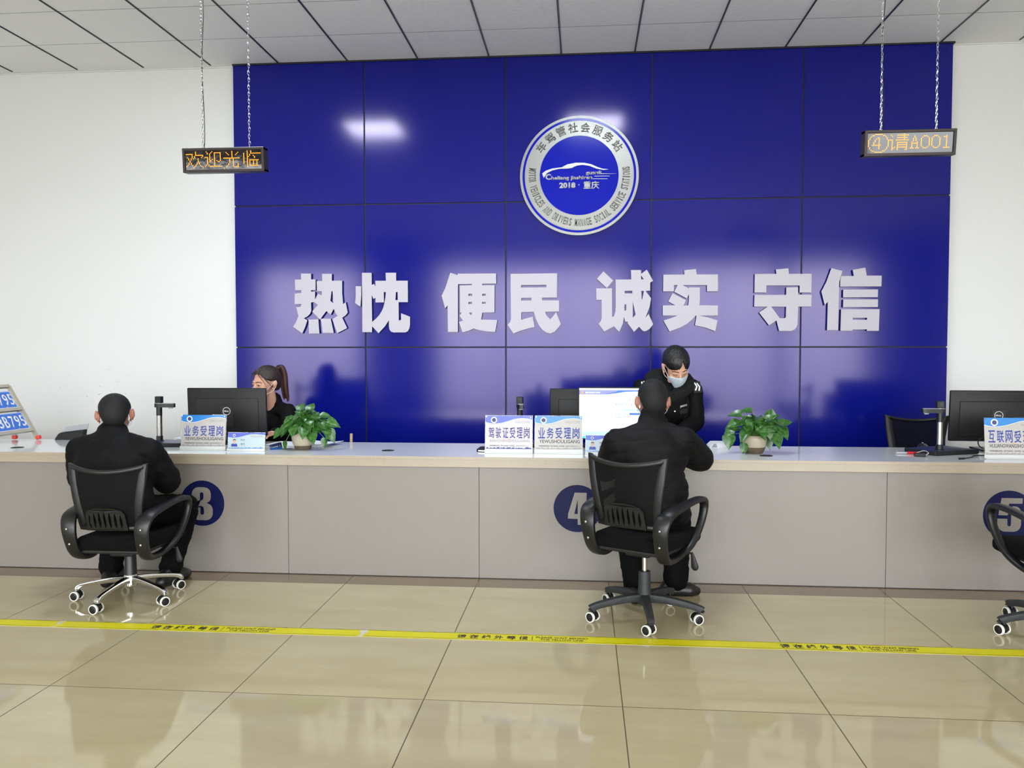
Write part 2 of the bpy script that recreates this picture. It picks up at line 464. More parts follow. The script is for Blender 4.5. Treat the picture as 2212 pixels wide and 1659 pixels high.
def smooth_path(pts, sub=6, closed=False):
    """Catmull-Rom through pts (tuples of any length)"""
    n = len(pts); out = []
    rng = range(n) if closed else range(n - 1)
    for i in rng:
        g = (lambda j: pts[j % n]) if closed else (lambda j: pts[max(0, min(n - 1, j))])
        p0, p1, p2, p3 = g(i - 1), g(i), g(i + 1), g(i + 2)
        for s_ in range(sub):
            t = s_ / sub
            out.append(tuple(0.5 * (2 * b + (c - a) * t + (2 * a - 5 * b + 4 * c - d) * t * t + (3 * b - a - 3 * c + d) * t ** 3)
                             for a, b, c, d in zip(p0, p1, p2, p3)))
    if not closed: out.append(tuple(pts[-1]))
    return out

DG = None
def baked(o):
    """mesh of a temporary object with its modifiers applied"""
    COL.objects.link(o)
    dg = bpy.context.evaluated_depsgraph_get(); dg.update()
    me = bpy.data.meshes.new_from_object(o.evaluated_get(dg))
    data = o.data
    bpy.data.objects.remove(o)
    if isinstance(data, bpy.types.Curve): bpy.data.curves.remove(data)
    elif isinstance(data, bpy.types.Mesh): bpy.data.meshes.remove(data)
    return me

def plate(loops, depth, bevel=0.0, cyclic=True):
    """extruded outline with holes (even-odd) in local xy, back at z=0, front at z=depth"""
    c = bpy.data.curves.new('outline', 'CURVE'); c.dimensions = '2D'; c.fill_mode = 'BOTH'
    c.extrude = depth / 2
    for lp in loops:
        sp = c.splines.new('POLY'); sp.points.add(len(lp) - 1); sp.use_cyclic_u = cyclic
        for p_, q in zip(sp.points, lp): p_.co = (q[0], q[1], 0, 1)
    me = baked(bpy.data.objects.new('outline', c))
    me.transform(T(0, 0, depth / 2))
    return me

def side_index(me, idx=1):
    for p_ in me.polygons:
        if abs(p_.normal.z) < 0.5: p_.material_index = idx
    return me

def words(body, w=None, h=None, depth=0.0008, bold=0.0, space=1.0):
    """lettering as flat mesh, centred at the origin, fitted to width w and/or height h"""
    c = bpy.data.curves.new('lettering', 'FONT'); c.body = body; c.size = 1.0
    c.offset = bold; c.space_character = space; c.resolution_u = 3
    me = baked(bpy.data.objects.new('lettering', c))
    xs = [v.co.x for v in me.vertices]; ys = [v.co.y for v in me.vertices]
    bw, bh = max(xs) - min(xs), max(ys) - min(ys)
    sx = w / bw if w else None; sy = h / bh if h else None
    sx = sx or sy; sy = sy or sx
    me.transform(S(sx, sy, 1) @ T(-(max(xs) + min(xs)) / 2, -(max(ys) + min(ys)) / 2, 0))
    if depth > 0:
        bm = bmesh.new(); bm.from_mesh(me)
        r = bmesh.ops.extrude_face_region(bm, geom=bm.faces[:])
        for v in [g for g in r['geom'] if isinstance(g, bmesh.types.BMVert)]: v.co.z += depth
        bmesh.ops.recalc_face_normals(bm, faces=bm.faces[:])
        bm.to_mesh(me); bm.free()
    return me

def join(meshes):
    """several meshes (with material indices kept) into one mesh"""
    bm = bmesh.new()
    for me in meshes:
        if isinstance(me, bmesh.types.BMesh):
            t = bpy.data.meshes.new('t'); me.to_mesh(t); me.free(); me = t
        bm.from_mesh(me); bpy.data.meshes.remove(me)
    out = bpy.data.meshes.new('joined'); bm.to_mesh(out); bm.free()
    return out

def moved(me, m):
    if isinstance(me, bmesh.types.BMesh):
        bmesh.ops.transform(me, matrix=m, verts=me.verts[:]); return me
    me.transform(m); return me

def disc(r, depth, n=48, hole=None):
    lp = [[(r * math.cos(2 * PI * i / n), r * math.sin(2 * PI * i / n)) for i in range(n)]]
    if hole: lp.append([(hole * math.cos(2 * PI * i / n), hole * math.sin(2 * PI * i / n)) for i in range(n)])
    return plate(lp, depth)

# ---- soft bodies: overlapping ellipsoids and tapered capsules, fused by a voxel remesh into one surface
def ell(bm, c, r, rot=None, u=20, v=14):
    m = T(*c) @ (rot if rot is not None else Matrix.Identity(4)) @ S(*r)
    bmesh.ops.create_uvsphere(bm, u_segments=u, v_segments=v, radius=1.0, matrix=m)

def capsule(bm, p0, p1, r0, r1, flat=1.0, flat_axis=(0, 1, 0), n=16):
    p0, p1 = Vector(p0), Vector(p1)
    d = p1 - p0; L = max(d.length, 1e-5); d = d / L
    fa = Vector(flat_axis); s = fa - d * fa.dot(d)
    if s.length < 1e-3: s = d.orthogonal()
    s.normalize(); u = d.cross(s)
    rings = []
    steps = [(-math.cos(a), math.sin(a), 0) for a in (0.35, 0.9)] + [(0, 1, 0), (0, 1, 1)] + [(math.cos(a), math.sin(a), 1) for a in (0.9, 0.35)]
    for ax, rr, end in steps:
        r = r1 if end else r0
        c = (p1 if end else p0) + d * (ax * r)
        rings.append([bm.verts.new(c + s * (rr * r * flat * math.cos(2 * PI * i / n)) + u * (rr * r * math.sin(2 * PI * i / n))) for i in range(n)])
    for a, b in zip(rings, rings[1:]):
        for i in range(n): bm.faces.new((a[i], a[(i + 1) % n], b[(i + 1) % n], b[i]))
    bm.faces.new(list(reversed(rings[0]))); bm.faces.new(rings[-1])

def chain(bm, pts, rads, flat=1.0, flat_axis=(0, 1, 0)):
    for i in range(len(pts) - 1): capsule(bm, pts[i], pts[i + 1], rads[i], rads[i + 1], flat, flat_axis)

def fuse(bm, voxel=0.008, smooth=6, shaper=None):
    bmesh.ops.recalc_face_normals(bm, faces=bm.faces[:])
    me = bpy.data.meshes.new('soft'); bm.to_mesh(me); bm.free()
    o = bpy.data.objects.new('soft', me)
    m = o.modifiers.new('remesh', 'REMESH'); m.mode = 'VOXEL'; m.voxel_size = voxel; m.use_smooth_shade = True
    if smooth:
        s_ = o.modifiers.new('smooth', 'SMOOTH'); s_.factor = 0.5; s_.iterations = smooth
    out = baked(o)
    if shaper:
        nr = [v.normal.copy() for v in out.vertices]
        for v, n_ in zip(out.vertices, nr):
            v.co += n_ * shaper(v.co, n_)
    for p_ in out.polygons: p_.use_smooth = True
    out.update()
    return out

def folds(scale=9.0, amp=0.006, seed=0.0):
    def f(co, n_):
        q = Vector((co.x * scale, co.y * scale, co.z * scale * 1.6 + seed))
        return amp * noise.noise(q) + amp * 0.5 * noise.noise(q * 2.7)
    return f

# ================================================================== THE SETTING
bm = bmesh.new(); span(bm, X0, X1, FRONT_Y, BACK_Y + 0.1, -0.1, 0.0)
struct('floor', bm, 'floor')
bm = bmesh.new(); span(bm, X0, X1, FRONT_Y, BACK_Y + 0.1, CEIL, CEIL + 0.1)
struct('ceiling', bm, 'ceiling')
bm = bmesh.new()                                  # metal grid bars of the suspended ceiling, running away from the viewer
k0 = -12
for k_ in range(k0, 20):
    x = -4.3867 + 0.6 * k_
    if X0 < x < X1:
        span(bm, x - 0.007, x - 0.001, FRONT_Y, WALL_Y, CEIL - 0.006, CEIL + 0.002)
        span(bm, x + 0.003, x + 0.006, FRONT_Y, WALL_Y, CEIL - 0.004, CEIL + 0.002)
struct('ceiling_grid', bm, 't_bar')
bm = bmesh.new(); span(bm, X0, X1, BACK_Y, BACK_Y + 0.1, 0, CEIL)
struct('wall_back', bm, 'plaster')
bm = bmesh.new(); span(bm, X0 - 0.1, X0, FRONT_Y, BACK_Y + 0.1, 0, CEIL)
struct('wall_left', bm, 'plaster')
bm = bmesh.new(); span(bm, X1, X1 + 0.1, FRONT_Y, BACK_Y + 0.1, 0, CEIL)
struct('wall_right', bm, 'plaster')
bm = bmesh.new()
edges = [X0] + [v for w_ in WINDOWS for v in w_] + [X1]
for i in range(0, len(edges), 2):
    span(bm, edges[i], edges[i + 1], FRONT_Y - 0.15, FRONT_Y, 0, CEIL)
for a, b in WINDOWS:
    span(bm, a, b, FRONT_Y - 0.15, FRONT_Y, WIN_Z1, CEIL); span(bm, a, b, FRONT_Y - 0.15, FRONT_Y, 0, WIN_Z0)
struct('wall_front', bm, 'street_wall')
for i, (a, b) in enumerate(WINDOWS):
    bm = bmesh.new(); y = FRONT_Y - 0.08; t = 0.05
    span(bm, a, a + t, y - 0.03, y + 0.03, WIN_Z0, WIN_Z1); span(bm, b - t, b, y - 0.03, y + 0.03, WIN_Z0, WIN_Z1)
    span(bm, a, b, y - 0.03, y + 0.03, WIN_Z0, WIN_Z0 + t); span(bm, a, b, y - 0.03, y + 0.03, WIN_Z1 - t, WIN_Z1)
    nm = max(1, round((b - a) / 1.2))
    for q in range(1, nm):
        x = a + (b - a) * q / nm; span(bm, x - 0.025, x + 0.025, y - 0.03, y + 0.03, WIN_Z0, WIN_Z1)
    f = struct('window_%d' % (i + 1), bm, 'alu_white')
    bm = bmesh.new(); span(bm, a + t, b - t, y - 0.004, y + 0.004, WIN_Z0 + t, WIN_Z1 - t)
    struct('window_pane', bm, 'glass', parent=f)

# blue panelled feature wall: 5 columns of about 1.2 m sheets with dark joints
PX = [-2.9905, -1.8486, -0.6473, 0.556, 1.7618, 2.9111]
PZ = [0.0, 0.247, 1.4544, 2.6645, 3.862]
bm = bmesh.new(); span(bm, PX[0] + 0.004, PX[-1] - 0.004, WALL_Y + 0.010, BACK_Y, 0, CEIL - 0.002)
pb = struct('wall_feature', bm, 'seam')
bm = bmesh.new(); g = 0.0055
for i in range(5):
    for j in range(4):
        span(bm, PX[i] + (g if i else 0), PX[i + 1] - (g if i < 4 else 0), WALL_Y, WALL_Y + 0.016, PZ[j] + g, PZ[j + 1] - g, 0.0012, 1)
struct('blue_panelling', bm, 'blue_panel', parent=pb)
bm = bmesh.new(); span(bm, PX[0] - 0.002, PX[-1] + 0.012, WALL_Y - 0.012, BACK_Y, 3.855, CEIL - 0.0005)
struct('trim_1', bm, 'seam')
bm = bmesh.new(); span(bm, X0, PX[0] - 0.003, BACK_Y - 0.012, BACK_Y, CEIL - 0.010, CEIL - 0.0005); span(bm, PX[-1] + 0.013, X1, BACK_Y - 0.012, BACK_Y, CEIL - 0.010, CEIL - 0.0005)
struct('trim_2', bm, 'plaster')

# ceiling lamps: the two 60 x 60 panels whose glare shows in the blue sheets
for x, lab in ((-2.287, 'lit square ceiling panel left of the emblem, seen as a glare in the blue wall'), (0.113, 'lit square ceiling panel in front of the round emblem')):
    t = thing('ceiling_light', lab, 'ceiling light', (x, 4.79, CEIL), 0, 'square ceiling panels')
    bm = bmesh.new()
    for sx in (-1, 1):
        span(bm, sx * 0.298, sx * 0.282, -0.298, 0.298, -0.012, -0.001)
        span(bm, -0.282, 0.282, sx * 0.298, sx * 0.282, -0.012, -0.001)
    obj('frame', bm, 'alu_white', t)
    bm = bmesh.new(); span(bm, -0.282, 0.282, -0.282, 0.282, -0.008, -0.001)
    obj('diffuser', bm, 'lamp', t)

# ================================================================== COUNTER
CT = 0.765          # top of the worktop
seams = [-7.0, -1.862, -0.642, 1.803, 6.2]
names = ['long grey counter front at the left, behind the seated man by number 3', 'narrow grey counter front between the number 3 and number 4 seats',
         'wide grey counter front bearing the round number 4', 'grey counter front at the right bearing the round number 5']
for i in range(4):
    a, b = seams[i], seams[i + 1]
    t = thing('counter_unit', names[i], 'counter', ((a + b) / 2, 5.3, 0), 0, 'grey counter units')
    hw = (b - a) / 2
    bm = bmesh.new(); span(bm, -hw + 0.0012, hw - 0.0012, -0.29, -0.272, 0.004, 0.70, 0.001, 1); obj('front_panel', bm, 'laminate', t)
    bm = bmesh.new(); span(bm, -hw + 0.0012, hw - 0.0012, -0.285, -0.27, 0.0, 0.02); obj('plinth', bm, 'seam', t)
    for sx in (-1, 1):
        bm = bmesh.new(); span(bm, sx * (hw - 0.004), sx * (hw - 0.026), -0.27, 0.40, 0.0, 0.70, 0.001, 1); obj('side_panel', bm, 'laminate', t)
    bm = bmesh.new(); span(bm, -hw + 0.03, hw - 0.03, 0.0, 0.018, 0.25, 0.69); obj('modesty_panel', bm, 'laminate', t)
ct = thing('countertop', 'long pale speckled stone worktop running along the whole counter', 'countertop', (0, 5.35, 0.70))
bm = bmesh.new(); span(bm, -7.05, 6.25, -0.38, 0.385, 0.0, 0.0645, 0.002, 2)
o = obj('slab', bm, ['stone', 'stone_top'], ct)
for p_ in o.data.polygons:
    if p_.normal.z > 0.7: p_.material_index = 1
bm = bmesh.new(); span(bm, -7.05, 6.25, -0.383, -0.3795, 0.047, 0.0655, 0.0008, 1)
obj('front_lip', bm, 'stone', ct)

# black cable outlets let into the worktop
for x, y, lab in ((-3.818, 5.206, 'cable outlet in the worktop below the number plate rack'), (-1.275, 5.256, 'cable outlet in the worktop between the pot plant and the two signs'),
                  (1.137, 5.187, 'cable outlet in the worktop in front of the right pot plant')):
    t = thing('cable_outlet', 'black round ' + lab, 'cable outlet', (x, y, CT - 0.0005), 0, 'cable outlets in the worktop')
    obj('rim', disc(0.040, 0.003, 32, 0.026), 'black_plastic', t)
    obj('cap', disc(0.027, 0.0022, 32), 'matte_black', t)

# round number stickers: navy discs with the numeral cut out so that the counter shows through
def circle(r, n=64): return [(r * math.cos(2 * PI * i / n), r * math.sin(2 * PI * i / n)) for i in range(n)]
def arc(cx, cy, rx, ry, a0, a1, n=7): return [(cx + rx * math.cos(R(a0 + (a1 - a0) * i / n)), cy + ry * math.sin(R(a0 + (a1 - a0) * i / n))) for i in range(n + 1)]
NUM = {      # y runs down
    '4': [[(-22, -130), (75, -130), (73, 45), (96, 48), (96, 83), (73, 86), (75, 133), (3, 133), (3, 86), (-77, 83), (-75, 45)], [(3, 45), (3, -72), (-25, 45)]],
    '3': [[(-61, -9)] + arc(-21, -51, 40, 40, 180, 270) + arc(12, -53, 39, 38, 270, 360) + arc(21, -34, 30, 31, 0, 80) + arc(22, 36, 39, 36, -72, 0) + arc(20, 56, 41, 41, 0, 90) + arc(-20, 56, 41, 41, 90, 180) + [(-61, 24), (-11, 24)]
          + arc(-1, 56, 10, 10, 180, 0) + arc(-9, 36, 18, 20, 0, -80) + [(-24, 16), (-24, -15)] + arc(-9, -33, 16, 17, 80, 0) + arc(-3, -52, 10, 10, 0, -180) + [(-13, -9)]],
    '5': [[(-75, -177), (133, -177), (130, -120), (0, -120), (-4, -76)] + arc(52, -28, 68, 66, -125, 0) + arc(45, 92, 76, 78, 0, 90) + arc(-32, 92, 80, 78, 90, 180) + [(-112, 35), (-13, 37)] + arc(4, 94, 17, 20, 180, 0) + arc(4, 2, 17, 18, 0, -180) + [(-104, 0), (-95, -60)]]}
for n_, x, z, sc in (('3', -2.427, 0.444, 0.147 / 130), ('4', -0.033, 0.449, 0.145 / 192), ('5', 2.497, 0.451, 0.147 / 256)):
    loops = [circle(0.146)] + [[(a * sc, -b * sc) for a, b in lp] for lp in NUM[n_]]
    o = obj('number_sticker', plate(loops, 0.0008), 'navy_vinyl', None, face(x, 5.0098, z))
    tag(o, 'round navy sticker with a large %s on the counter front' % n_, 'sticker', 'number stickers on the counter')

# ================================================================== WALL LETTERING
GLYPHS = {
    '热': [[-2401,2083,-2312,2082,-2312,2033,-2273,2032,-2274,1941,-2314,1940,-2314,1929,-2279,1928,-2280,1863,-2254,1910,-2222,1898,-2219,1930,-2262,1933,-2264,2019,-2216,2018,-2216,2079,-2131,2078,-2131,2020,-2042,2019,-2043,1915,-2035,1821,-2013,1838,-1996,1749,-2014,1726,-2044,1706,-2002,1618,-2088,1574,-2131,1693,-2085,1721,-2107,1755,-2117,1782,-2144,1732,-2182,1763,-2231,1699,-2239,1693,-2306,1759,-2254,1817,-2291,1839,-2315,1837,-2313,1767,-2326,1738,-2349,1717,-2378,1703,-2349,1685,-2368,1628,-2394,1574,-2474,1630,-2448,1671,-2427,1721,-2445,1797,-2412,1799,-2401,1810,-2401,1824,-2458,1821,-2457,1913,-2400,1918,-2400,1940,-2453,1940,-2454,2032,-2401,2032], [-2135,1931,-2126,1930,-2121,1830,-2146,1849], [-2338,1691,-2252,1693,-2244,1572,-2335,1572], [-2230,1698,-2144,1698,-2119,1577,-2216,1577]],
    '忱': [[-1925,1972,-1877,1972,-1878,1892,-1885,1800,-1931,1829,-1925,1893], [-1870,2085,-1786,2084,-1786,1982,-1765,1991,-1755,1968,-1755,2017,-1664,2016,-1666,2083,-1576,2083,-1576,2016,-1476,2015,-1476,1835,-1556,1835,-1555,1682,-1542,1682,-1535,1689,-1536,1742,-1459,1712,-1459,1643,-1465,1612,-1479,1589,-1501,1580,-1601,1580,-1623,1587,-1636,1605,-1640,1630,-1641,1683,-1673,1633,-1730,1573,-1785,1632,-1786,1583,-1870,1583], [-1787,1895,-1773,1865,-1754,1872,-1755,1834,-1682,1834,-1683,1921,-1665,1921,-1670,1870,-1678,1828,-1687,1792,-1701,1761,-1723,1727,-1751,1697,-1785,1669], [-1578,1921,-1564,1921,-1563,1853,-1583,1853]],
    '便': [[-1114,2079,-1053,2059,-1049,2070,-727,2070,-726,1985,-844,1984,-844,1973,-740,1972,-741,1745,-843,1744,-853,1686,-717,1682,-735,1582,-816,1588,-869,1598,-915,1611,-961,1591,-1011,1579,-1042,1668,-1007,1677,-1036,1719,-1017,1745,-1032,1745,-1033,1971,-931,1973,-931,1983,-1049,1983,-1050,1582,-1135,1582,-1138,1806,-1158,1780,-1188,1887,-1156,1952], [-960,1901,-930,1901,-930,1884,-960,1884], [-843,1901,-814,1901,-814,1884,-844,1884], [-960,1833,-930,1833,-930,1816,-960,1816], [-844,1833,-814,1833,-814,1817,-844,1818], [-957,1744,-930,1744,-937,1723]],
    '民': [[-606,2065,-217,2067,-219,1866,-344,1865,-342,1843,-201,1842,-200,1750,-317,1748,-305,1717,-275,1686,-252,1710,-226,1745,-186,1646,-210,1613,-240,1581,-275,1568,-308,1578,-339,1599,-367,1634,-392,1686,-413,1749,-516,1746,-516,1682,-420,1709,-404,1622,-465,1608,-525,1591,-581,1568,-630,1641,-609,1666,-603,1687], [-517,1971,-307,1972,-307,1951,-517,1951], [-516,1864,-432,1865,-432,1843,-517,1842]],
    '诚': [[164,2080,244,2003,193,1941,109,2018], [106,1940,235,1939,236,1703,251,1708,263,1746,266,1784,264,2011,392,2011,389,2088,472,2088,472,2056,519,2090,571,1998,547,1985,547,1919,510,1916,555,1855,542,1783,509,1694,535,1728,573,1642,543,1604,519,1589,502,1584,485,1591,458,1622,417,1580,361,1656,371,1663,344,1665,334,1705,324,1646,295,1581,252,1626,173,1584,125,1647,145,1671,151,1702,150,1844,107,1845], [472,2044,494,2012,473,2011], [338,1917,401,1918,401,1897,339,1897], [475,1917,496,1916,483,1846,478,1846], [338,1807,352,1807,352,1761,349,1755,337,1755], [405,1828,429,1722,406,1696]],
    '实': [[653,2048,824,2048,820,2082,915,2092,923,2048,1093,2046,1095,1909,1006,1909,1005,1960,810,1961,860,1934,860,1943,949,1942,949,1843,947,1796,1095,1794,1095,1712,945,1711,1013,1697,1093,1672,1076,1583,997,1614,912,1633,924,1712,915,1712,891,1682,851,1648,790,1614,706,1583,656,1673,712,1690,769,1712,650,1714,650,1796,752,1797,694,1828,728,1897,836,1838,820,1796,855,1795,860,1826,861,1889,844,1852,742,1908,769,1962,739,1962,739,1911,652,1911]],
    '守': [[1387,2047,1559,2047,1554,2083,1653,2091,1658,2046,1838,2045,1837,1894,1743,1895,1744,1951,1481,1953,1480,1896,1386,1898], [1387,1878,1638,1877,1638,1937,1732,1938,1733,1878,1839,1876,1838,1781,1734,1781,1731,1639,1724,1616,1707,1595,1681,1585,1586,1585,1564,1670,1504,1631,1425,1735,1493,1782,1385,1783], [1522,1782,1639,1781,1638,1697,1628,1688,1590,1688]],
    '信': [[1991,2090,2078,2066,2068,2027,2054,1982,2053,1804,2051,1590,1964,1590,1967,1819,1943,1792,1915,1902,1952,1976,1980,2056], [2069,2025,2167,2025,2158,2074,2256,2091,2268,2027,2385,2026,2383,1940,2062,1940,2062,1992], [2087,1916,2358,1916,2357,1854,2086,1854], [2088,1837,2359,1837,2359,1775,2087,1775], [2072,1758,2372,1758,2369,1584,2275,1584,2277,1596,2164,1594,2162,1585,2069,1585], [2164,1689,2277,1689,2275,1673,2165,1674]],
}
ordn = ['first', 'second', 'third', 'fourth', 'fifth', 'sixth', 'seventh', 'last']
for i, (ch, loops) in enumerate(GLYPHS.items()):
    pts = [[(lp[q] / 1000, lp[q + 1] / 1000) for q in range(0, len(lp), 2)] for lp in loops]
    cx = sum(p_[0] for p_ in pts[0]) / len(pts[0]); cz = 1.83
    me = plate([[(x - cx, z - cz) for x, z in lp] for lp in pts], 0.024)
    side_index(me)
    o = obj('wall_character', me, ['letter_white', 'letter_side'], None, RX(90))
    o.location = (cx, WALL_Y - 0.003, cz)
    tag(o, 'large white raised character %s, %s of the eight on the blue wall' % (ch, ordn[i]), 'lettering', 'white slogan characters on the blue wall')

# round emblem
RE = 0.488
em = thing('emblem', 'round silver and blue emblem with a car outline high on the blue wall', 'emblem', (-0.039, WALL_Y - 0.003, 2.866))
FE = lambda d: T(0, -d, 0) @ RX(90)
obj('backing_disc', disc(RE, 0.030, 96), 'silver', em, FE(0.0))
obj('blue_band', disc(0.957 * RE, 0.0015, 96, 0.918 * RE), 'emblem_blue', em, FE(0.030))
obj('lettering_ring', disc(0.905 * RE, 0.006, 96, 0.665 * RE), 'silver', em, FE(0.030))
obj('centre_disc', disc(0.663 * RE, 0.004, 96), 'emblem_blue', em, FE(0.030))
def arc_words(chars, r, a0, a1, h, inward, wmax, bold):
    ms = []
    n_ = len(chars)
    for i, ch in enumerate(chars):
        if ch == ' ': continue
        a = R(a0 + (a1 - a0) * (i / (n_ - 1)))
        me = words(ch, w=wmax if ch not in 'I' else wmax * 0.4, h=h, depth=0.004, bold=bold)
        rot = math.degrees(a) - 90 if not inward else math.degrees(a) + 90
        me.transform(T(r * math.cos(a), r * math.sin(a), 0) @ RZ(rot)); ms.append(me)
    return join(ms)
obj('ring_lettering', arc_words('车驾管社会服务站', 0.80 * RE, 143, 37, 0.078, False, 0.078, 0.012), 'silver_dark', em, FE(0.036))
obj('ring_lettering', arc_words('MOTOR VEHICLES AND DRIVERS MANAGE SOCIAL SERVICE STATIONS', 0.79 * RE, 172, 368, 0.060, True, 0.019, 0.014), 'silver_dark', em, FE(0.036))
u = RE / 711.0
def ez(lp): return [((a - 838) * u, (835 - b) * u) for a, b in lp]
hood = [(395, 805), (440, 772), (520, 747), (640, 735), (770, 742), (700, 752), (600, 753), (520, 770), (455, 800), (415, 860)]
roofl = [(635, 732), (700, 702), (800, 685), (900, 688), (980, 705), (1060, 742), (1120, 762), (1190, 770), (1130, 776), (1040, 757), (960, 724), (880, 711), (820, 717), (750, 741)]
obj('car_outline', plate([ez(hood), ez(roofl), ez([(1100, 816), (1283, 822), (1100, 823)]), ez([(1022, 846), (1203, 848), (1203, 852), (1022, 851)]), ez([(1000, 876), (1178, 879), (1178, 884), (1000, 881)])], 0.006), 'silver_paint', em, FE(0.034))
def ew(s, x0, x1, y0, y1, bold=0.03):
    me = words(s, w=(x1 - x0) * u, h=(y1 - y0) * u, depth=0.006, bold=bold)
    me.transform(T(((x0 + x1) / 2 - 838) * u, (835 - (y0 + y1) / 2) * u, 0)); return me
obj('emblem_lettering', join([ew('C', 437, 502, 812, 882), ew('heliang jiashiren', 505, 995, 838, 896), ew('guanli', 917, 1103, 782, 838), ew('2018', 600, 795, 916, 985, 0.05), ew('·', 828, 846, 938, 956), ew('重庆', 890, 1080, 905, 1000, 0.02)]),
    'silver_paint', em, FE(0.034))

# ================================================================== HANGING LED SIGNS
LED = {
'欢': "........#.......|........#.......|######..#.......|.....#..#######.|.....#.#......#.|.#...#.#.....#..|..#.#.#...#.....|..#.#.....#.....|...#......#.....|...#......#.....|..#.#....#.#....|..#.#....#.#....|.#...#..#...#...|#......#.....#..|......#.......#.|................",
'迎': ".#....#.........|..#..#..######..|..#.#...#....#..|....#...#....#..|....#...#....#..|###.#...#....#..|..#.#...#....#..|..#.#.#.#....#..|..#.##..#.#..#..|..#.#...#..##...|..#.....#.......|..#.....#.......|.#.#....#.......|#...###########.|................|................",
'光': ".......#........|..#....#....#...|...#...#...#....|....#..#..#.....|.......#........|.......#........|##############..|.....#..#.......|.....#..#.......|.....#..#.......|.....#..#.......|....#...#...#...|....#...#...#...|...#....#...#...|..#......####...|#...............",
'临': "....#..#........|....#..#........|.#..#..#########|.#..#.#.........|.#..#.#..#......|.#..##....#.....|.#..#.....#.....|.#..#...........|.#..#.########..|.#..#.#..#..#...|.#..#.#..#..#...|.#..#.#..#..#...|....#.#..#..#...|....#.########..|....#...........|................",
'④': ".....######.....|...##......##...|..#..........#..|.#.....##.....#.|.#....#.#.....#.|#....#..#......#|#....#..#......#|#...#...#......#|#...#...#......#|#..#######.....#|#.......#......#|.#......#.....#.|.#......#.....#.|..#..........#..|...##......##...|.....######.....",
'请': "...........#....|.#....#########.|..#........#....|......########..|...........#....|###..##########.|..#.............|..#...########..|..#...#......#..|..#...########..|..#...#......#..|..#.#.########..|..##..#......#..|..#...#.....##..|................|................",
'A': "........|........|...#....|...#....|..#.#...|..#.#...|..#.#...|.#...#..|.#####..|.#...#..|.#...#..|.#...#..|###.###.|........".replace('....|...#', '...|...#').replace('|...#....|', '|...#....|'),
'0': "........|........|..###...|.#...#..|#.....#.|#.....#.|#.....#.|#.....#.|#.....#.|#.....#.|#.....#.|.#...#..|..###...|........",
'1': "........|........|...#....|.###....|...#....|...#....|...#....|...#....|...#....|...#....|...#....|...#....|.#####..|........"}
def hanging_sign(x, y, z0, z1, wid, text, label, tilt, chains, cable_top, rz):
    h = z1 - z0
    t = thing('led_sign', label, 'sign', (x, y, z0), R(rz), 'hanging LED signs')
    B = T(0, 0, h / 2) @ RX(tilt)
    bm = bmesh.new(); span(bm, -wid / 2 + 0.004, wid / 2 - 0.004, -0.008, 0.045, -h / 2 + 0.004, h / 2 - 0.004); obj('housing', bm, 'led_frame', t, B)
    bm = bmesh.new(); f_ = 0.016
    for s_ in (-1, 1):
        span(bm, -wid / 2, wid / 2, -0.02, 0.048, s_ * h / 2, s_ * (h / 2 - f_), 0.002, 1)
        span(bm, s_ * wid / 2, s_ * (wid / 2 - f_), -0.0195, 0.0475, -h / 2 + 0.001, h / 2 - 0.001, 0.002, 1)
    obj('frame', bm, 'led_frame', t, B)
    iw, ih = wid - 2 * f_, h - 2 * f_
    bm = bmesh.new(); span(bm, -iw / 2, iw / 2, -0.013, -0.008, -ih / 2, ih / 2)
    obj('display_panel', bm, 'led_glass', t, B)
    bm = bmesh.new(); col = 0
    pitch = iw / 65.0; pz = ih / 17.0
    for ch in text:
        rows = LED[ch].split('|'); w_ = max(len(r_) for r_ in rows)
        w_ = 16 if w_ > 9 else 8
        for r_, row in enumerate(rows):
            for c_, px_ in enumerate(row):
                if px_ == '#' and col + c_ < 64:
                    cx_ = -iw / 2 + (col + c_ + 1.0) * pitch; cz_ = ih / 2 - (r_ + 1.0) * pz
                    bmesh.ops.create_uvsphere(bm, u_segments=6, v_segments=4, radius=0.0026, matrix=T(cx_, -0.0135, cz_))
        col += w_
    obj('led_text', bm, 'led_dot', t, B)
    for cx_ in chains:                            # steel link chains up to the ceiling
        bm = bmesh.new(); zz = h - 0.004; top = CEIL - z0; q = 0
        while zz < top - 0.012:
            pts = [(0.0052 * math.cos(a), 0, 0.0125 * math.sin(a)) for a in [2 * PI * j / 8 for j in range(8)]]
            m_ = T(cx_ - x + 0.0015 * math.sin(q * 1.7), 0.015, zz + 0.0125) @ RZ(35 if q % 2 else 125)
            tube(bm, [m_ @ Vector(p_) for p_ in pts], 0.0016, 4, closed=True, up=(0.3, 1, 0.1))
            zz += 0.0205; q += 1
        obj('chain', bm, 'chrome', t)
    c0 = chains[0] - x
    path = [(c0 + 0.006 + 0.007 * math.sin(i * 0.9), 0.018 + 0.004 * math.cos(i * 1.3), h - 0.01 + (CEIL - z0 - h + 0.01) * i / 14) for i in range(15)]
    bm = bmesh.new(); tube(bm, smooth_path(path, 3), 0.0022, 6); obj('power_cable', bm, 'matte_black', t)

# both hang 4.7 m from the viewer
hanging_sign(-2.112, 4.7, 2.470, 2.611, 0.496, '欢迎光临', 'hanging LED sign reading 欢迎光临 at the left', 4.25, (-2.25, -1.964), 0, 0)
hanging_sign(1.776, 4.7, 2.485, 2.625, 0.484, '④请A001', 'hanging LED sign reading ④请A001 at the right', 6.0, (1.631, 1.924), 0, 0)

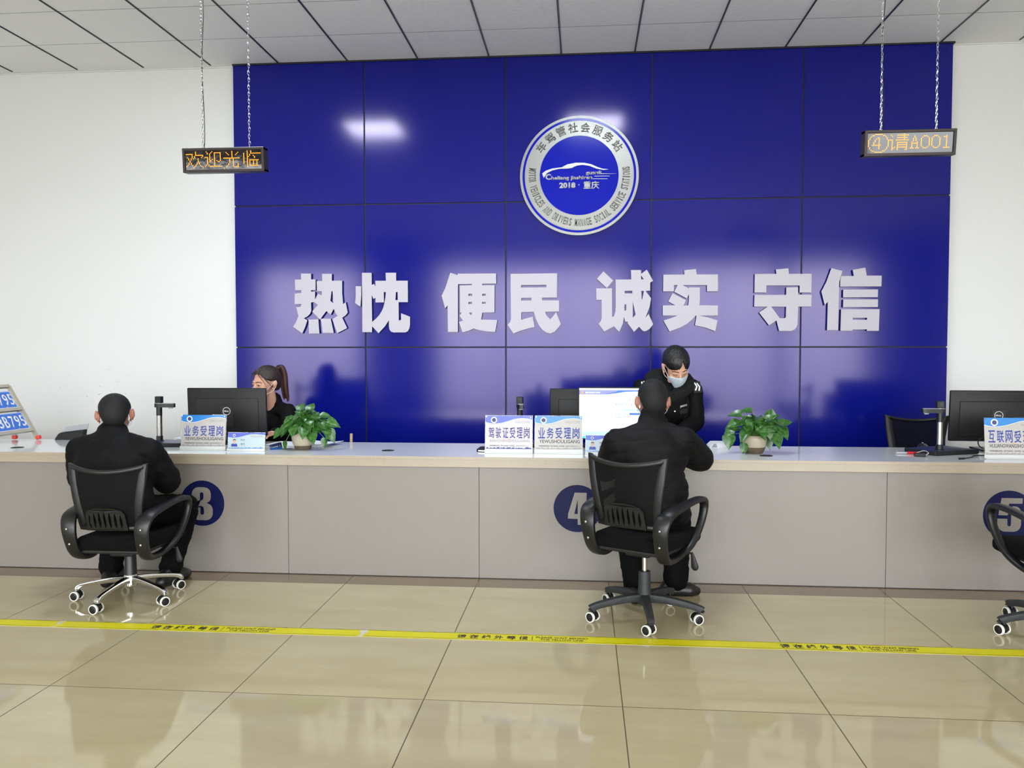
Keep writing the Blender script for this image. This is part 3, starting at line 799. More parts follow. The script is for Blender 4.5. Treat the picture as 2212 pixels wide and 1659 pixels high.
# ================================================================== FLOOR TAPE
tp = thing('floor_tape', 'yellow waiting-line tape stuck across the beige floor', 'tape', (0, 3.968, 0))
def strip(x0, x1, seed):
    rnd = random.Random(seed); lp = []
    n_ = max(2, int((x1 - x0) / 0.03))
    for i in range(n_ + 1):
        x = x0 + (x1 - x0) * i / n_; nib = rnd.random()
        lp.append((x, -0.050 + (0.004 * rnd.random() if nib > 0.6 else 0)))
    lp.append((x1 + 0.012, -0.01)); lp.append((x1 - 0.006, 0.02))
    for i in range(n_, -1, -1):
        x = x0 + (x1 - x0) * i / n_; nib = rnd.random()
        lp.append((x, 0.050 - (0.010 * rnd.random() if nib > 0.78 else 0.001 * rnd.random())))
    lp.append((x0 + 0.01, 0.012)); lp.append((x0 - 0.004, -0.02))
    return lp
obj('tape_glue', plate([strip(-3.9, 3.4, 5)], 0.0003), 'tape_back', tp, S(1, 1.03, 1))
for i, (a, b) in enumerate([(-3.85, -2.72), (-2.70, -1.115), (-1.085, 3.35)]):
    o = obj('tape_strip', plate([strip(a, b, 11 + i)], 0.0005), 'tape', tp)
lines = bmesh.new()
for sy in (-0.038, 0.042):
    span(lines, -3.84, -2.73, sy, sy + 0.0025, 0.0005, 0.0008); span(lines, -2.69, -1.12, sy, sy + 0.0025, 0.0005, 0.0008); span(lines, -1.08, 3.34, sy, sy + 0.0025, 0.0005, 0.0008)
obj('border_print', lines, 'tape_ink', tp)
for x in (-3.77, -2.20, -0.62, 0.944, 2.51):
    ms = []
    for i, ch in enumerate('请在线外等候'):
        me = words(ch, w=0.045, h=0.052, depth=0.0004, bold=0.028); me.transform(T(x + 0.024 + i * 0.0615, 0.0, 0.0005)); ms.append(me)
    b_ = bmesh.new(); span(b_, x + 0.373, x + 0.3765, -0.028, 0.026, 0.0005, 0.0009); ms.append(b_)
    me = words('PLEASE WAIT BEHIND', w=0.255, h=0.022, depth=0.0004, bold=0.018); me.transform(T(x + 0.520, 0.015, 0.0005)); ms.append(me)
    me = words('THE YELLOW LINE', w=0.21, h=0.022, depth=0.0004, bold=0.018); me.transform(T(x + 0.520, -0.014, 0.0005)); ms.append(me)
    obj('printed_text', join(ms), 'tape_ink', tp)

# ================================================================== OFFICE CHAIRS
def office_chair(name, label, x, y, rz, lift, base_mat, star_rz, group='black mesh office chairs'):
    """mesh-back swivel chair facing local +y; lift raises everything above the gas column"""
    t = thing(name, label, 'chair', (x, y, 0), R(rz), group)
    shiny = base_mat == 'chrome'
    # five-star base
    hub_z = 0.105
    bm = bmesh.new()
    lathe(bm, [(0.028, hub_z - 0.035), (0.036, hub_z - 0.03), (0.040, hub_z + 0.02), (0.034, hub_z + 0.035)], 24)
    for k_ in range(5):
        a = R(star_rz - rz + 72 * k_); c, s_ = math.cos(a), math.sin(a)
        if shiny: prof = [(0.02, hub_z + 0.008, 0.020, 0.020), (0.10, hub_z + 0.006, 0.017, 0.015), (0.19, hub_z - 0.006, 0.014, 0.012), (0.26, hub_z - 0.020, 0.013, 0.012), (0.285, hub_z - 0.034, 0.015, 0.014), (0.293, hub_z - 0.048, 0.015, 0.006)]
        else: prof = [(0.02, hub_z + 0.004, 0.024, 0.022), (0.10, hub_z + 0.004, 0.022, 0.020), (0.19, hub_z - 0.006, 0.020, 0.018), (0.26, hub_z - 0.018, 0.018, 0.017), (0.298, hub_z - 0.030, 0.017, 0.018), (0.302, hub_z - 0.032, 0.015, 0.015)]
        q = smooth_path(prof, 4)
        tube(bm, [(c * p_[0], s_ * p_[0], p_[1]) for p_ in q], [(p_[2], p_[3]) for p_ in q], 12, prof='box')
    obj('star_base', bm, base_mat, t, smooth=40)
    for k_ in range(5):
        a = R(star_rz - rz + 72 * k_); c, s_ = math.cos(a), math.sin(a)
        sw = math.atan2(-x, y) + R((-38, 24, 28, -52, -34)[k_] - rz)           # each wheel has swivelled its own way
        m_ = T(c * 0.283, s_ * 0.283, 0) @ Matrix.Rotation(sw, 4, 'Z')
        bm = bmesh.new()
        cyl(bm, (0.0, 0, 0.045), (0.0, 0, 0.078), 0.008)
        hood = [(0.028 * math.cos(R(g_)) - 0.010, 0.030 + 0.028 * math.sin(R(g_))) for g_ in range(-10, 191, 12)]
        me = plate([[(p_[0], p_[1]) for p_ in hood]], 0.030); me.transform(T(0, 0.015, 0) @ RX(90))
        bm2 = bmesh.new(); bm2.from_mesh(me); bpy.data.meshes.remove(me); tmp = bpy.data.meshes.new('h'); bm2.to_mesh(tmp); bm2.free()
        bm.from_mesh(tmp); bpy.data.meshes.remove(tmp)
        cst = obj('caster', bm, 'black_plastic', t, m_)
        for sy in (-1, 1):
            bm = bmesh.new()
            wm = T(-0.010, sy * 0.0215, 0.0275) @ RX(90)
            lathe(bm, [(0.0215, -0.007), (0.0262, -0.007), (0.0275, -0.0045), (0.0275, 0.0045), (0.0262, 0.007), (0.0215, 0.007)], 28, wm, 0, cap=False)
            lathe(bm, [(0.002, -0.0078), (0.0200, -0.0072), (0.0220, -0.0062), (0.0220, 0.0062), (0.0200, 0.0072), (0.002, 0.0078)], 28, wm, 1)
            lathe(bm, [(0.0075, -0.0100), (0.0095, -0.007), (0.0095, 0.007), (0.0075, 0.0100)], 16, wm, 2)
            obj('wheel', bm, ['white_rubber', 'black_plastic', 'matte_black'], cst, m_, smooth=35)
    L = lift
    bm = bmesh.new()
    lathe(bm, [(0.024, hub_z), (0.040, hub_z + 0.012), (0.034, hub_z + 0.03), (0.031, 0.245), (0.029, 0.25)], 24)
    obj('column_sleeve', bm, 'black_plastic' if shiny else base_mat, t, smooth=40)
    bm = bmesh.new(); cyl(bm, (0, 0, 0.24), (0, 0, 0.33 + L), 0.0135); obj('gas_column', bm, 'steel', t, smooth=40)
    bm = bmesh.new(); span(bm, -0.07, 0.07, -0.10, 0.10, 0.325 + L, 0.372 + L, 0.012, 2); obj('tilt_mechanism', bm, 'matte_black', t)
    # seat
    bm = bmesh.new(); box(bm, (0, 0.02, 0.418 + L), (0.44, 0.47, 0.082), None, 0.034, 4)
    for v in bm.verts:
        v.co.x *= 1.0 - 0.10 * max(0, -v.co.y) / 0.22
        if v.co.y > 0.15: v.co.z -= 0.35 * (v.co.y - 0.15) ** 1.0 * 0.3
    obj('seat', bm, 'seat_cloth', t, smooth=60)
    bm = bmesh.new(); box(bm, (0, 0.01, 0.375 + L), (0.39, 0.42, 0.022), None, 0.010, 2); obj('seat_pan', bm, 'matte_black', t)
    # backrest: curved frame, mesh and slotted lumbar plate.   param: s in [-1,1] across, q in [0,1] up
    ZB, ZT = 0.50 + L, 0.845 + L
    def back(s_, q):
        w_ = 0.172 + 0.048 * q ** 1.2
        y_ = -0.215 - 0.050 * q + 0.055 * s_ * s_ * (0.55 + 0.45 * q) - 0.018 * math.sin(PI * q)
        z_ = ZB + (ZT - ZB) * q
        if q > 0.75: z_ += (0.034 * s_ * s_ - 0.012) * (q - 0.75) / 0.25
        return Vector((w_ * s_, y_, z_))
    outline = [back(s_ / 10, 1.0) for s_ in range(-10, 11)] + [back(1, q / 8) for q in range(7, -1, -1)] + [back(s_ / 10, 0.0) for s_ in range(9, -11, -1)] + [back(-1, q / 8) for q in range(1, 8)]
    rad = []
    n_ = len(outline)
    for i in range(n_):
        if i <= 20: rad.append((0.012, 0.011))
        elif i <= 28: rad.append((0.026, 0.012))
        elif i <= 48: rad.append((0.013, 0.011))
        else: rad.append((0.026, 0.012))
    ctr = Vector((0, -0.24, (ZB + ZT) / 2))
    bm = bmesh.new(); rings = []
    for i, p_ in enumerate(outline):
        tg = (outline[(i + 1) % n_] - outline[i - 1]).normalized()
        nrm = Vector((0, -1, 0)); ins = tg.cross(nrm).normalized(); nrm = ins.cross(tg).normalized()
        if (ctr - p_).dot(ins) < 0: ins = -ins
        a, b = rad[i]; ring = []
        for k_ in range(10):
            an = 2 * PI * (k_ + 0.5) / 10; cx, cy = math.cos(an), math.sin(an)
            cx = math.copysign(abs(cx) ** 0.5, cx); cy = math.copysign(abs(cy) ** 0.5, cy)
            ring.append(bm.verts.new(p_ + ins * (a * cx + a * 0.8) + nrm * (b * cy)))
        rings.append(ring)
    for i in range(n_):
        for k_ in range(10):
            bm.faces.new((rings[i][k_], rings[i][(k_ + 1) % 10], rings[(i + 1) % n_][(k_ + 1) % 10], rings[(i + 1) % n_][k_]))
    bmesh.ops.recalc_face_normals(bm, faces=bm.faces[:])
    fr = obj('backrest_frame', bm, 'black_plastic', t, smooth=50)
    bm = bmesh.new(); N1, N2 = 20, 16; gr = []
    for j in range(N2 + 1):
        gr.append([bm.verts.new(back(-0.95 + 1.9 * i / N1, 0.02 + 0.96 * j / N2) + Vector((0, 0.004, 0))) for i in range(N1 + 1)])
    for j in range(N2):
        for i in range(N1): bm.faces.new((gr[j][i], gr[j][i + 1], gr[j + 1][i + 1], gr[j + 1][i]))
    obj('backrest_mesh', bm, 'mesh_cloth', t)
    lum = [[(-0.116, 0.0), (-0.109, 0.095), (-0.094, 0.116), (-0.055, 0.129), (0, 0.133), (0.055, 0.129), (0.094, 0.116), (0.109, 0.095), (0.116, 0.0)]]
    for k_ in range(7):
        xx = (k_ - 3) * 0.0290; hh = 0.112 - 0.012 * (abs(k_ - 3) / 3.0) ** 2 * 1.6
        lum.append([(xx + 0.0076 * math.sin(PI * q / 8) * sd, 0.012 + (hh - 0.012) * q / 8) for sd, rng in ((1, range(0, 9)), (-1, range(7, 0, -1))) for q in rng])
    me = plate(lum, 0.010)
    for v in me.vertices:
        s_ = v.co.x / 0.2; q = v.co.y / (ZT - ZB)
        p_ = back(s_, max(0, q)); v.co = Vector((v.co.x, p_.y - 0.008 - v.co.z, ZB + v.co.y))
    obj('lumbar_support', me, 'black_plastic', t)
    # loop armrests with bolt heads
    for sx in (-1, 1):
        key = [(0.188, -0.14, 0.338, 0.030, 0.018), (0.196, -0.205, 0.375, 0.034, 0.018), (0.201, -0.240, 0.45, 0.036, 0.016), (0.206, -0.248, 0.525, 0.040, 0.018), (0.220, -0.205, 0.583, 0.040, 0.018),
               (0.238, -0.06, 0.608, 0.030, 0.014), (0.248, 0.08, 0.622, 0.027, 0.014), (0.250, 0.175, 0.612, 0.026, 0.016), (0.247, 0.200, 0.560, 0.022, 0.016), (0.238, 0.165, 0.470, 0.020, 0.015), (0.222, 0.09, 0.385, 0.020, 0.015), (0.194, -0.02, 0.335, 0.024, 0.013)]
        q = smooth_path(key, 4, closed=True)
        bm = bmesh.new(); ring_all = []
        pts = [Vector((sx * p_[0], p_[1], p_[2] + L)) for p_ in q]; nq = len(pts)
        for i in range(nq):
            tg = (pts[(i + 1) % nq] - pts[i - 1]).normalized()
            out = Vector((sx, 0, 0)); out = (out - tg * out.dot(tg)).normalized(); inn = tg.cross(out)
            a, b = q[i][3], q[i][4]; ring = []
            for k_ in range(10):
                an = 2 * PI * (k_ + 0.5) / 10; cx, cy = math.cos(an), math.sin(an)
                cx = math.copysign(abs(cx) ** 0.6, cx); cy = math.copysign(abs(cy) ** 0.6, cy)
                ring.append(bm.verts.new(pts[i] + out * (a * cx) + inn * (b * cy)))
            ring_all.append(ring)
        for i in range(nq):
            for k_ in range(10):
                bm.faces.new((ring_all[i][k_], ring_all[i][(k_ + 1) % 10], ring_all[(i + 1) % nq][(k_ + 1) % 10], ring_all[(i + 1) % nq][k_]))
        bmesh.ops.recalc_face_normals(bm, faces=bm.faces[:])
        arm = obj('armrest', bm, 'black_plastic', t, smooth=50)
        for zz, yy, xx in ((0.430, -0.254, 0.200), (0.515, -0.268, 0.207)):
            bm = bmesh.new(); ell(bm, (sx * xx, yy, zz + L), (0.0075, 0.005, 0.0075), None, 12, 8)
            obj('bolt_head', bm, 'steel', arm, smooth=180)
    # tilt lever with a drop-shaped paddle
    bm = bmesh.new(); cyl(bm, (0.06, 0.08, 0.35 + L), (0.225, 0.10, 0.335 + L), 0.006, 0.005, 10)
    for i, v in enumerate([]): pass
    capsule(bm, (0.225, 0.10, 0.335 + L), (0.240, 0.10, 0.268 + L), 0.008, 0.021, 0.45, (0, 1, 0), 14)
    obj('tilt_lever', bm, 'matte_black', t, smooth=60)
    return t

office_chair('office_chair', 'black mesh office chair on a chrome star base under the seated man at number 3', -2.578, 4.43, 1, -0.062, 'chrome', -95)
office_chair('office_chair', 'black mesh office chair on a scuffed black base under the seated man at number 4', 0.328, 4.34, -30, 0.018, 'scuffed_black', -88)
office_chair('office_chair', 'empty black office chair cut by the right picture edge, in front of number 5', 2.375, 4.24, 4, 0.0, 'scuffed_black', -104)
office_chair('office_chair', 'black mesh chair back behind the counter beside the right document camera', 2.45, 6.12, 172, 0.075, 'scuffed_black', 20)

# ================================================================== DESK EQUIPMENT
def monitor(x, y, label, w=0.565, h=0.336, zc=0.992, tilt=3, rz=0):
    """flat screen seen from behind: its picture faces the staff side (+y)"""
    t = thing('monitor', label, 'monitor', (x, y, CT), R(rz), 'black monitors on the counter')
    B = T(0, 0, zc - CT) @ RX(tilt)
    bm = bmesh.new(); box(bm, (0, 0.0, 0), (w, 0.022, h), None, 0.006, 2); box(bm, (0, -0.010, -0.02), (w * 0.80, 0.012, h * 0.70), None, 0.005, 3)
    cs = obj('back_shell', bm, 'monitor_black', t, B, smooth=60)
    bm = bmesh.new(); span(bm, -w * 0.33, w * 0.33, -0.0125, -0.0105, h / 2 - 0.024, h / 2 - 0.019); obj('vent_slot', bm, 'matte_black', cs, B)
    bm = bmesh.new(); span(bm, -0.045, 0.045, -0.0185, -0.0155, -0.10, 0.045, 0.001, 1); obj('stand_cover', bm, 'matte_black', cs, B)
    bm = bmesh.new(); span(bm, -w / 2 + 0.008, w / 2 - 0.008, 0.0105, 0.0118, -h / 2 + 0.012, h / 2 - 0.008); obj('screen', bm, 'monitor_black', t, B)
    FB = B @ T(0, -0.0186, 0.006) @ RX(90)
    obj('logo_ring', disc(0.0275, 0.0012, 48, 0.0245), 'ink_light', t, FB)
    obj('logo_lettering', join([moved(words('D', h=0.0105, depth=0.0012, bold=0.03), T(-0.0143, 0, 0)), moved(words('E', h=0.0105, depth=0.0012, bold=0.03), T(-0.0048, 0.0005, 0) @ RZ(38)),
                                moved(words('LL', h=0.0105, depth=0.0012, bold=0.03), T(0.0095, 0, 0))]), 'ink_light', t, FB)
    bm = bmesh.new(); span(bm, -0.045, 0.045, 0.012, 0.05, 0.01, zc - CT + 0.02, 0.006, 2); obj('stand_neck', bm, 'black_plastic', t)
    bm = bmesh.new(); span(bm, -0.12, 0.12, -0.07, 0.13, 0.0, 0.012, 0.005, 2); obj('stand_base', bm, 'black_plastic', t)
    return t
monitor(-2.494, 5.55, 'black monitor back with a round logo, in front of the woman with a ponytail', rz=2)
monitor(0.07, 5.60, 'black monitor back half hidden by the bright screen and the seated man', w=0.592, h=0.34)
monitor(2.705, 5.60, 'black monitor back at the right edge behind the 互联网 sign', w=0.60, h=0.335, rz=-2)

# bright customer screen facing the seat at number 4
cs = thing('customer_screen', 'bright lit screen facing the man at number 4, showing a blue and white page', 'screen', (0.232, 5.37, CT), 0)
sw, sh = 0.512, 0.328; zc = 1.010 - CT
B = T(0, 0, zc)
bm = bmesh.new(); box(bm, (0, 0.012, 0), (sw + 0.014, 0.026, sh + 0.016), None, 0.004, 2); obj('bezel', bm, 'black_plastic', cs, B)
bm = bmesh.new(); span(bm, -sw / 2, sw / 2, -0.0022, 0.0, -sh / 2, sh / 2); pg = obj('lit_page', bm, 'screen_white', cs, B)
F0 = B @ T(0, -0.0022, 0) @ RX(90)
def pu(lp): return [((x - 0.5) * sw, (0.5 - y) * sh) for x, y in lp]      # unit square, y down
wave_h = [(0, 0.035), (1, 0.035), (1, 0.10), (0.85, 0.085), (0.7, 0.075), (0.55, 0.085), (0.42, 0.105), (0.3, 0.12), (0.0, 0.125)]
obj('page_header', plate([pu([(0.0, 0.035), (0.5, 0.035), (0.46, 0.07), (0.36, 0.10), (0.27, 0.122), (0.0, 0.122)])], 0.0003), 'screen_violet', pg, F0)
obj('page_header', plate([pu([(0.5, 0.035), (1, 0.035), (1, 0.075), (0.85, 0.068), (0.7, 0.062), (0.58, 0.07), (0.46, 0.10), (0.36, 0.118), (0.27, 0.122), (0.36, 0.10), (0.46, 0.07)])], 0.0003), 'screen_blue', pg, F0)
obj('page_tint', plate([pu([(0.62, 0.125), (1, 0.10), (1, 0.30), (0.9, 0.27), (0.78, 0.2)])], 0.0002), 'screen_pale', pg, F0)
obj('page_tint', plate([pu([(0.0, 0.875), (1, 0.80), (1, 0.955), (0, 0.955)])], 0.0002), 'screen_pale', pg, F0)
obj('page_footer', plate([pu([(0, 0.957), (1, 0.957), (1, 1), (0, 1)])], 0.0004), 'screen_cyan', pg, F0)
obj('page_badge', moved(disc(0.0085, 0.0004, 24), T(*[(0.035 - 0.5) * sw, (0.083 - 0.5) * -sh, 0])), 'screen_orange', pg, F0)
def pw(s_, x0, x1, y0, y1, bold=0.0):
    me = words(s_, w=(x1 - x0) * sw, h=(y1 - y0) * sh, depth=0.0003, bold=bold)
    me.transform(T(((x0 + x1) / 2 - 0.5) * sw, (0.5 - (y0 + y1) / 2) * sh, 0.0003)); return me
obj('page_text', join([pw('重庆市车辆管理所', 0.075, 0.265, 0.068, 0.100, 0.02)]), 'screen_white', pg, F0)
obj('page_text', join([pw('欢迎进入', 0.615, 0.82, 0.205, 0.258, 0.01), pw('机动车自助选号系统', 0.458, 0.945, 0.29, 0.342, 0.005)]), 'screen_text', pg, F0)
obj('page_button', plate([pu([(0.55, 0.412), (0.70, 0.412), (0.70, 0.452), (0.55, 0.452)])], 0.0004), 'screen_pale', pg, F0)
obj('page_button', plate([pu([(0.725, 0.412), (0.875, 0.412), (0.875, 0.452), (0.725, 0.452)])], 0.0004), 'screen_cyan', pg, F0)
obj('page_button', plate([pu([(0.635, 0.488), (0.79, 0.488), (0.79, 0.53), (0.635, 0.53)])], 0.0004), 'screen_blue', pg, F0)
sw_l = [(0.40, 0.570), (0.46, 0.575), (0.55, 0.568), (0.66, 0.548), (0.8, 0.545), (1, 0.56), (1, 0.567), (0.8, 0.553), (0.66, 0.556), (0.55, 0.576), (0.46, 0.583)]
obj('page_curve', plate([pu(sw_l)], 0.0004), 'screen_blue', pg, F0)
rnd = random.Random(3); sky = []
for q in range(26):
    x = 0.02 + 0.034 * q; hh = 0.012 + 0.03 * rnd.random()
    if 0.28 < x < 0.43 or x > 0.6: continue
    sky.append(pu([(x, 0.53 - hh), (x + 0.012, 0.53 - hh), (x + 0.012, 0.53), (x, 0.53)]))
obj('page_skyline', plate(sky, 0.0003), 'screen_grey', pg, F0)
bm = bmesh.new(); span(bm, -0.04, 0.04, 0.02, 0.05, 0.01, zc, 0.005, 2); obj('stand_neck', bm, 'black_plastic', cs)
bm = bmesh.new(); span(bm, -0.10, 0.10, -0.03, 0.11, 0.0, 0.012, 0.004, 2); obj('stand_base', bm, 'black_plastic', cs)

# document cameras
def document_camera(x, y, label, arm_deg, base_rz, base_off):
    t = thing('document_camera', label, 'document camera', (x, y, CT), 0, 'document cameras on the counter')
    Bm = T(base_off[0], base_off[1], 0) @ RZ(base_rz)
    bm = bmesh.new(); box(bm, (0, 0, 0.013), (0.36, 0.25, 0.026), None, 0.006, 2); obj('base', bm, 'matte_black', t, Bm)
    bm = bmesh.new(); span(bm, -0.17, 0.17, -0.115, 0.115, 0.0262, 0.0272); obj('base_mat', bm, 'navy_plastic', t, Bm)
    bm = bmesh.new(); lathe(bm, [(0.030, 0.024), (0.029, 0.030), (0.022, 0.034), (0.022, 0.062), (0.018, 0.064)], 24); obj('pole_foot', bm, 'black_plastic', t, smooth=40)
    bm = bmesh.new(); lathe(bm, [(0.0185, 0.06), (0.0185, 0.212), (0.016, 0.212)], 28); obj('pole', bm, 'steel', t, smooth=40)
    bm = bmesh.new(); lathe(bm, [(0.0195, 0.205), (0.0195, 0.262), (0.016, 0.264)], 28); obj('pole_collar', bm, 'black_plastic', t, smooth=40)
    A = RZ(arm_deg)
    bm = bmesh.new()
    lp = smooth_path([(-0.024, -0.019), (-0.024, 0.019), (0.03, 0.021), (0.105, 0.016), (0.112, 0.0), (0.105, -0.016), (0.03, -0.021)], 4, closed=True)
    me = plate([lp], 0.026); obj('scan_arm', me, 'black_plastic', t, T(0, 0, 0.262) @ A, smooth=40)
    obj('arm_cover', plate([[(a * 0.96, b * 0.92) for a, b in lp]], 0.003), 'grey_plastic', t, T(0.0, 0, 0.288) @ A)
    bm = bmesh.new(); lathe(bm, [(0.006, -0.010), (0.014, -0.008), (0.016, 0.001)], 20, T(0, 0, 0.262) @ A @ T(0.085, 0, 0)); obj('scan_lens', bm, 'clear_plastic', t, smooth=50)
    bm = bmesh.new(); box(bm, (0, 0, 0.315), (0.044, 0.040, 0.046), None, 0.004, 2); hd = obj('camera_head', bm, 'matte_black', t, RZ(-6))
    bm = bmesh.new(); lathe(bm, [(0.011, 0.0), (0.011, 0.003), (0.007, 0.003), (0.006, 0.001)], 20, RZ(-6) @ T(0.004, -0.0195, 0.318) @ RX(90)); obj('lens_ring', bm, 'black_plastic', hd)
    bm = bmesh.new(); cyl(bm, (0, 0, 0.286), (0, 0, 0.296), 0.017); obj('head_pivot', bm, 'steel', t)
    return t
document_camera(-2.945, 5.455, 'document camera with a silver pole beside the seated man at number 3', 0, 4, (0.13, -0.02))
document_camera(-0.435, 5.62, 'document camera standing behind the 驾驶证 sign', -80, 0, (-0.02, 0.0))
document_camera(2.243, 5.36, 'document camera with a silver pole on a black base near the right end', 185, 24, (0.05, 0.09))

# ------------------------------------------------------------------ acrylic counter signs
def sheet_print(t, w, h, body, pinyin, paper, head, ink, F, gap=1.0, pin_ink='ink_dark', sky_ink='ink_grey'):
    """sheet artwork: unit square with y down"""
    def q(lp): return [((x - 0.5) * w, (0.5 - y) * h) for x, y in lp]
    bm = bmesh.new(); span(bm, -w / 2, w / 2, -h / 2, h / 2, -0.0006, 0.0); sh_ = obj('printed_sheet', bm, paper, t, F)
    wv = [(0, 0.19), (0.06, 0.217), (0.14, 0.233), (0.25, 0.234), (0.35, 0.214), (0.445, 0.176), (0.53, 0.137), (0.61, 0.099), (0.69, 0.078), (0.78, 0.069), (0.885, 0.073), (1, 0.107)]
    obj('header_print', plate([q([(0, 0), (1, 0)] + wv[::-1])], 0.0003), head, sh_, F)
    obj('wave_print', plate([q([(x, y) for x, y in wv] + [(x, y + 0.014) for x, y in wv[::-1]])], 0.0004), 'ink_light', sh_, F)
    obj('wave_print', plate([q([(x, y + 0.02) for x, y in wv] + [(x, y + 0.027) for x, y in wv[::-1]])], 0.0004), 'ink_grey', sh_, F)
    c = T((0.18 - 0.5) * w, (0.5 - 0.128) * h, 0)
    obj('badge_print', moved(disc(0.094 * h, 0.0005, 32, 0.062 * h), c), 'ink_light', sh_, F)
    obj('badge_print', join([moved(disc(0.062 * h, 0.0005, 32), c)]), 'ink_navy', sh_, F)
    def tw(s_, x0, x1, y0, y1, bold=0.0):
        me = words(s_, w=(x1 - x0) * w, h=(y1 - y0) * h, depth=0.0003, bold=bold); me.transform(T(((x0 + x1) / 2 - 0.5) * w, (0.5 - (y0 + y1) / 2) * h, 0.0003)); return me
    obj('welcome_print', tw('WELCOME', 0.635, 0.955, 0.150, 0.222), 'ink_grey', sh_, F)
    n_ = len(body); x0, x1 = 0.05, 0.96; ms = []
    for i, ch in enumerate(body):
        cw = (x1 - x0) / n_
        ms.append(tw(ch, x0 + cw * (i + 0.10), x0 + cw * (i + 0.90), 0.345, 0.672, 0.010))
    obj('title_print', join(ms), ink, sh_, F)
    obj('pinyin_print', tw(pinyin, 0.09, 0.95, 0.712, 0.812, 0.008), pin_ink, sh_, F)
    obj('smile_print', plate([q([(0.455, 0.682), (0.48, 0.692), (0.51, 0.695), (0.54, 0.692), (0.565, 0.682), (0.55, 0.700), (0.51, 0.708), (0.47, 0.700)])], 0.0006), 'ink_orange', sh_, F)
    obj('phone_print', join([tw('车驾管监督投诉电话:', 0.08, 0.31, 0.880, 0.922, 0.01), tw('023-966666', 0.33, 0.49, 0.882, 0.918, 0.01), tw('/公开信息:', 0.51, 0.63, 0.880, 0.922, 0.01), tw('cjg966666@163.com', 0.65, 0.93, 0.880, 0.925, 0.0)]), 'ink_dark', sh_, F)
    rnd = random.Random(len(body)); top = []; x = 0.02
    while x < 0.98:
        hh = 0.012 + 0.040 * rnd.random(); ww = 0.012 + 0.02 * rnd.random()
        top += [(x, 0.993 - hh), (min(0.98, x + ww), 0.993 - hh)]; x += ww
    obj('skyline_print', plate([q([(0.02, 0.996)] + top + [(0.98, 0.996)])], 0.0003), sky_ink, sh_, F)
    for xx, yy in ((0.02, 0.03), (0.965, 0.045)):
        obj('sign_screw', moved(disc(0.0028, 0.0012, 12), T((xx - 0.5) * w, (0.5 - yy) * h, 0.0015)), 'chrome', t, F)
def counter_sign(x, y, w, h, body, pinyin, label, paper='paper', head='ink_sky', ink='ink_blue', rz=0, **kw):
    t = thing('counter_sign', label, 'sign', (x, y, CT), R(rz), 'acrylic counter signs')
    F = T(0, 0, 0.026 + h / 2) @ RX(84)
    bm = bmesh.new()
    span(bm, -w / 2 - 0.004, w / 2 + 0.004, -h / 2 - 0.004, h / 2 + 0.004, -0.004, -0.0012, 0.0008, 1)
    obj('back_plate', bm, 'acrylic', t, F)
    bm = bmesh.new(); span(bm, -w / 2 - 0.004, w / 2 + 0.004, -0.035, 0.055, 0.0, 0.004, 0.001, 1); span(bm, -w / 2 - 0.004, w / 2 + 0.004, -0.018, -0.012, 0.004, 0.026, 0.001, 1)
    obj('acrylic_foot', bm, 'acrylic_edge', t)
    sheet_print(t, w, h, body, pinyin, paper, head, ink, F, **kw)
    return t
counter_sign(-2.497, 5.185, 0.302, 0.205, '业务受理岗', 'YEWUSHOULIGANG', 'clear upright counter sign 业务受理岗 in front of the left monitor', rz=1)
counter_sign(-0.473, 5.195, 0.300, 0.212, '驾驶证受理岗', 'JIASHIZHENGSHOULIGANG', 'clear upright counter sign 驾驶证受理岗 in the middle of the counter', 'paper_pale', 'ink_royal', 'ink_purple', pin_ink='ink_grey', sky_ink='ink_navy')
counter_sign(-0.155, 5.200, 0.300, 0.212, '业务受理岗', 'YEWUSHOULIGANG', 'clear upright counter sign 业务受理岗 beside the bright screen at number 4', ink='ink_blue')
counter_sign(2.588, 5.165, 0.330, 0.222, '互联网受理岗', 'HULIANGWANGSHOULIGANG', 'clear upright counter sign 互联网受理岗 at the right edge')

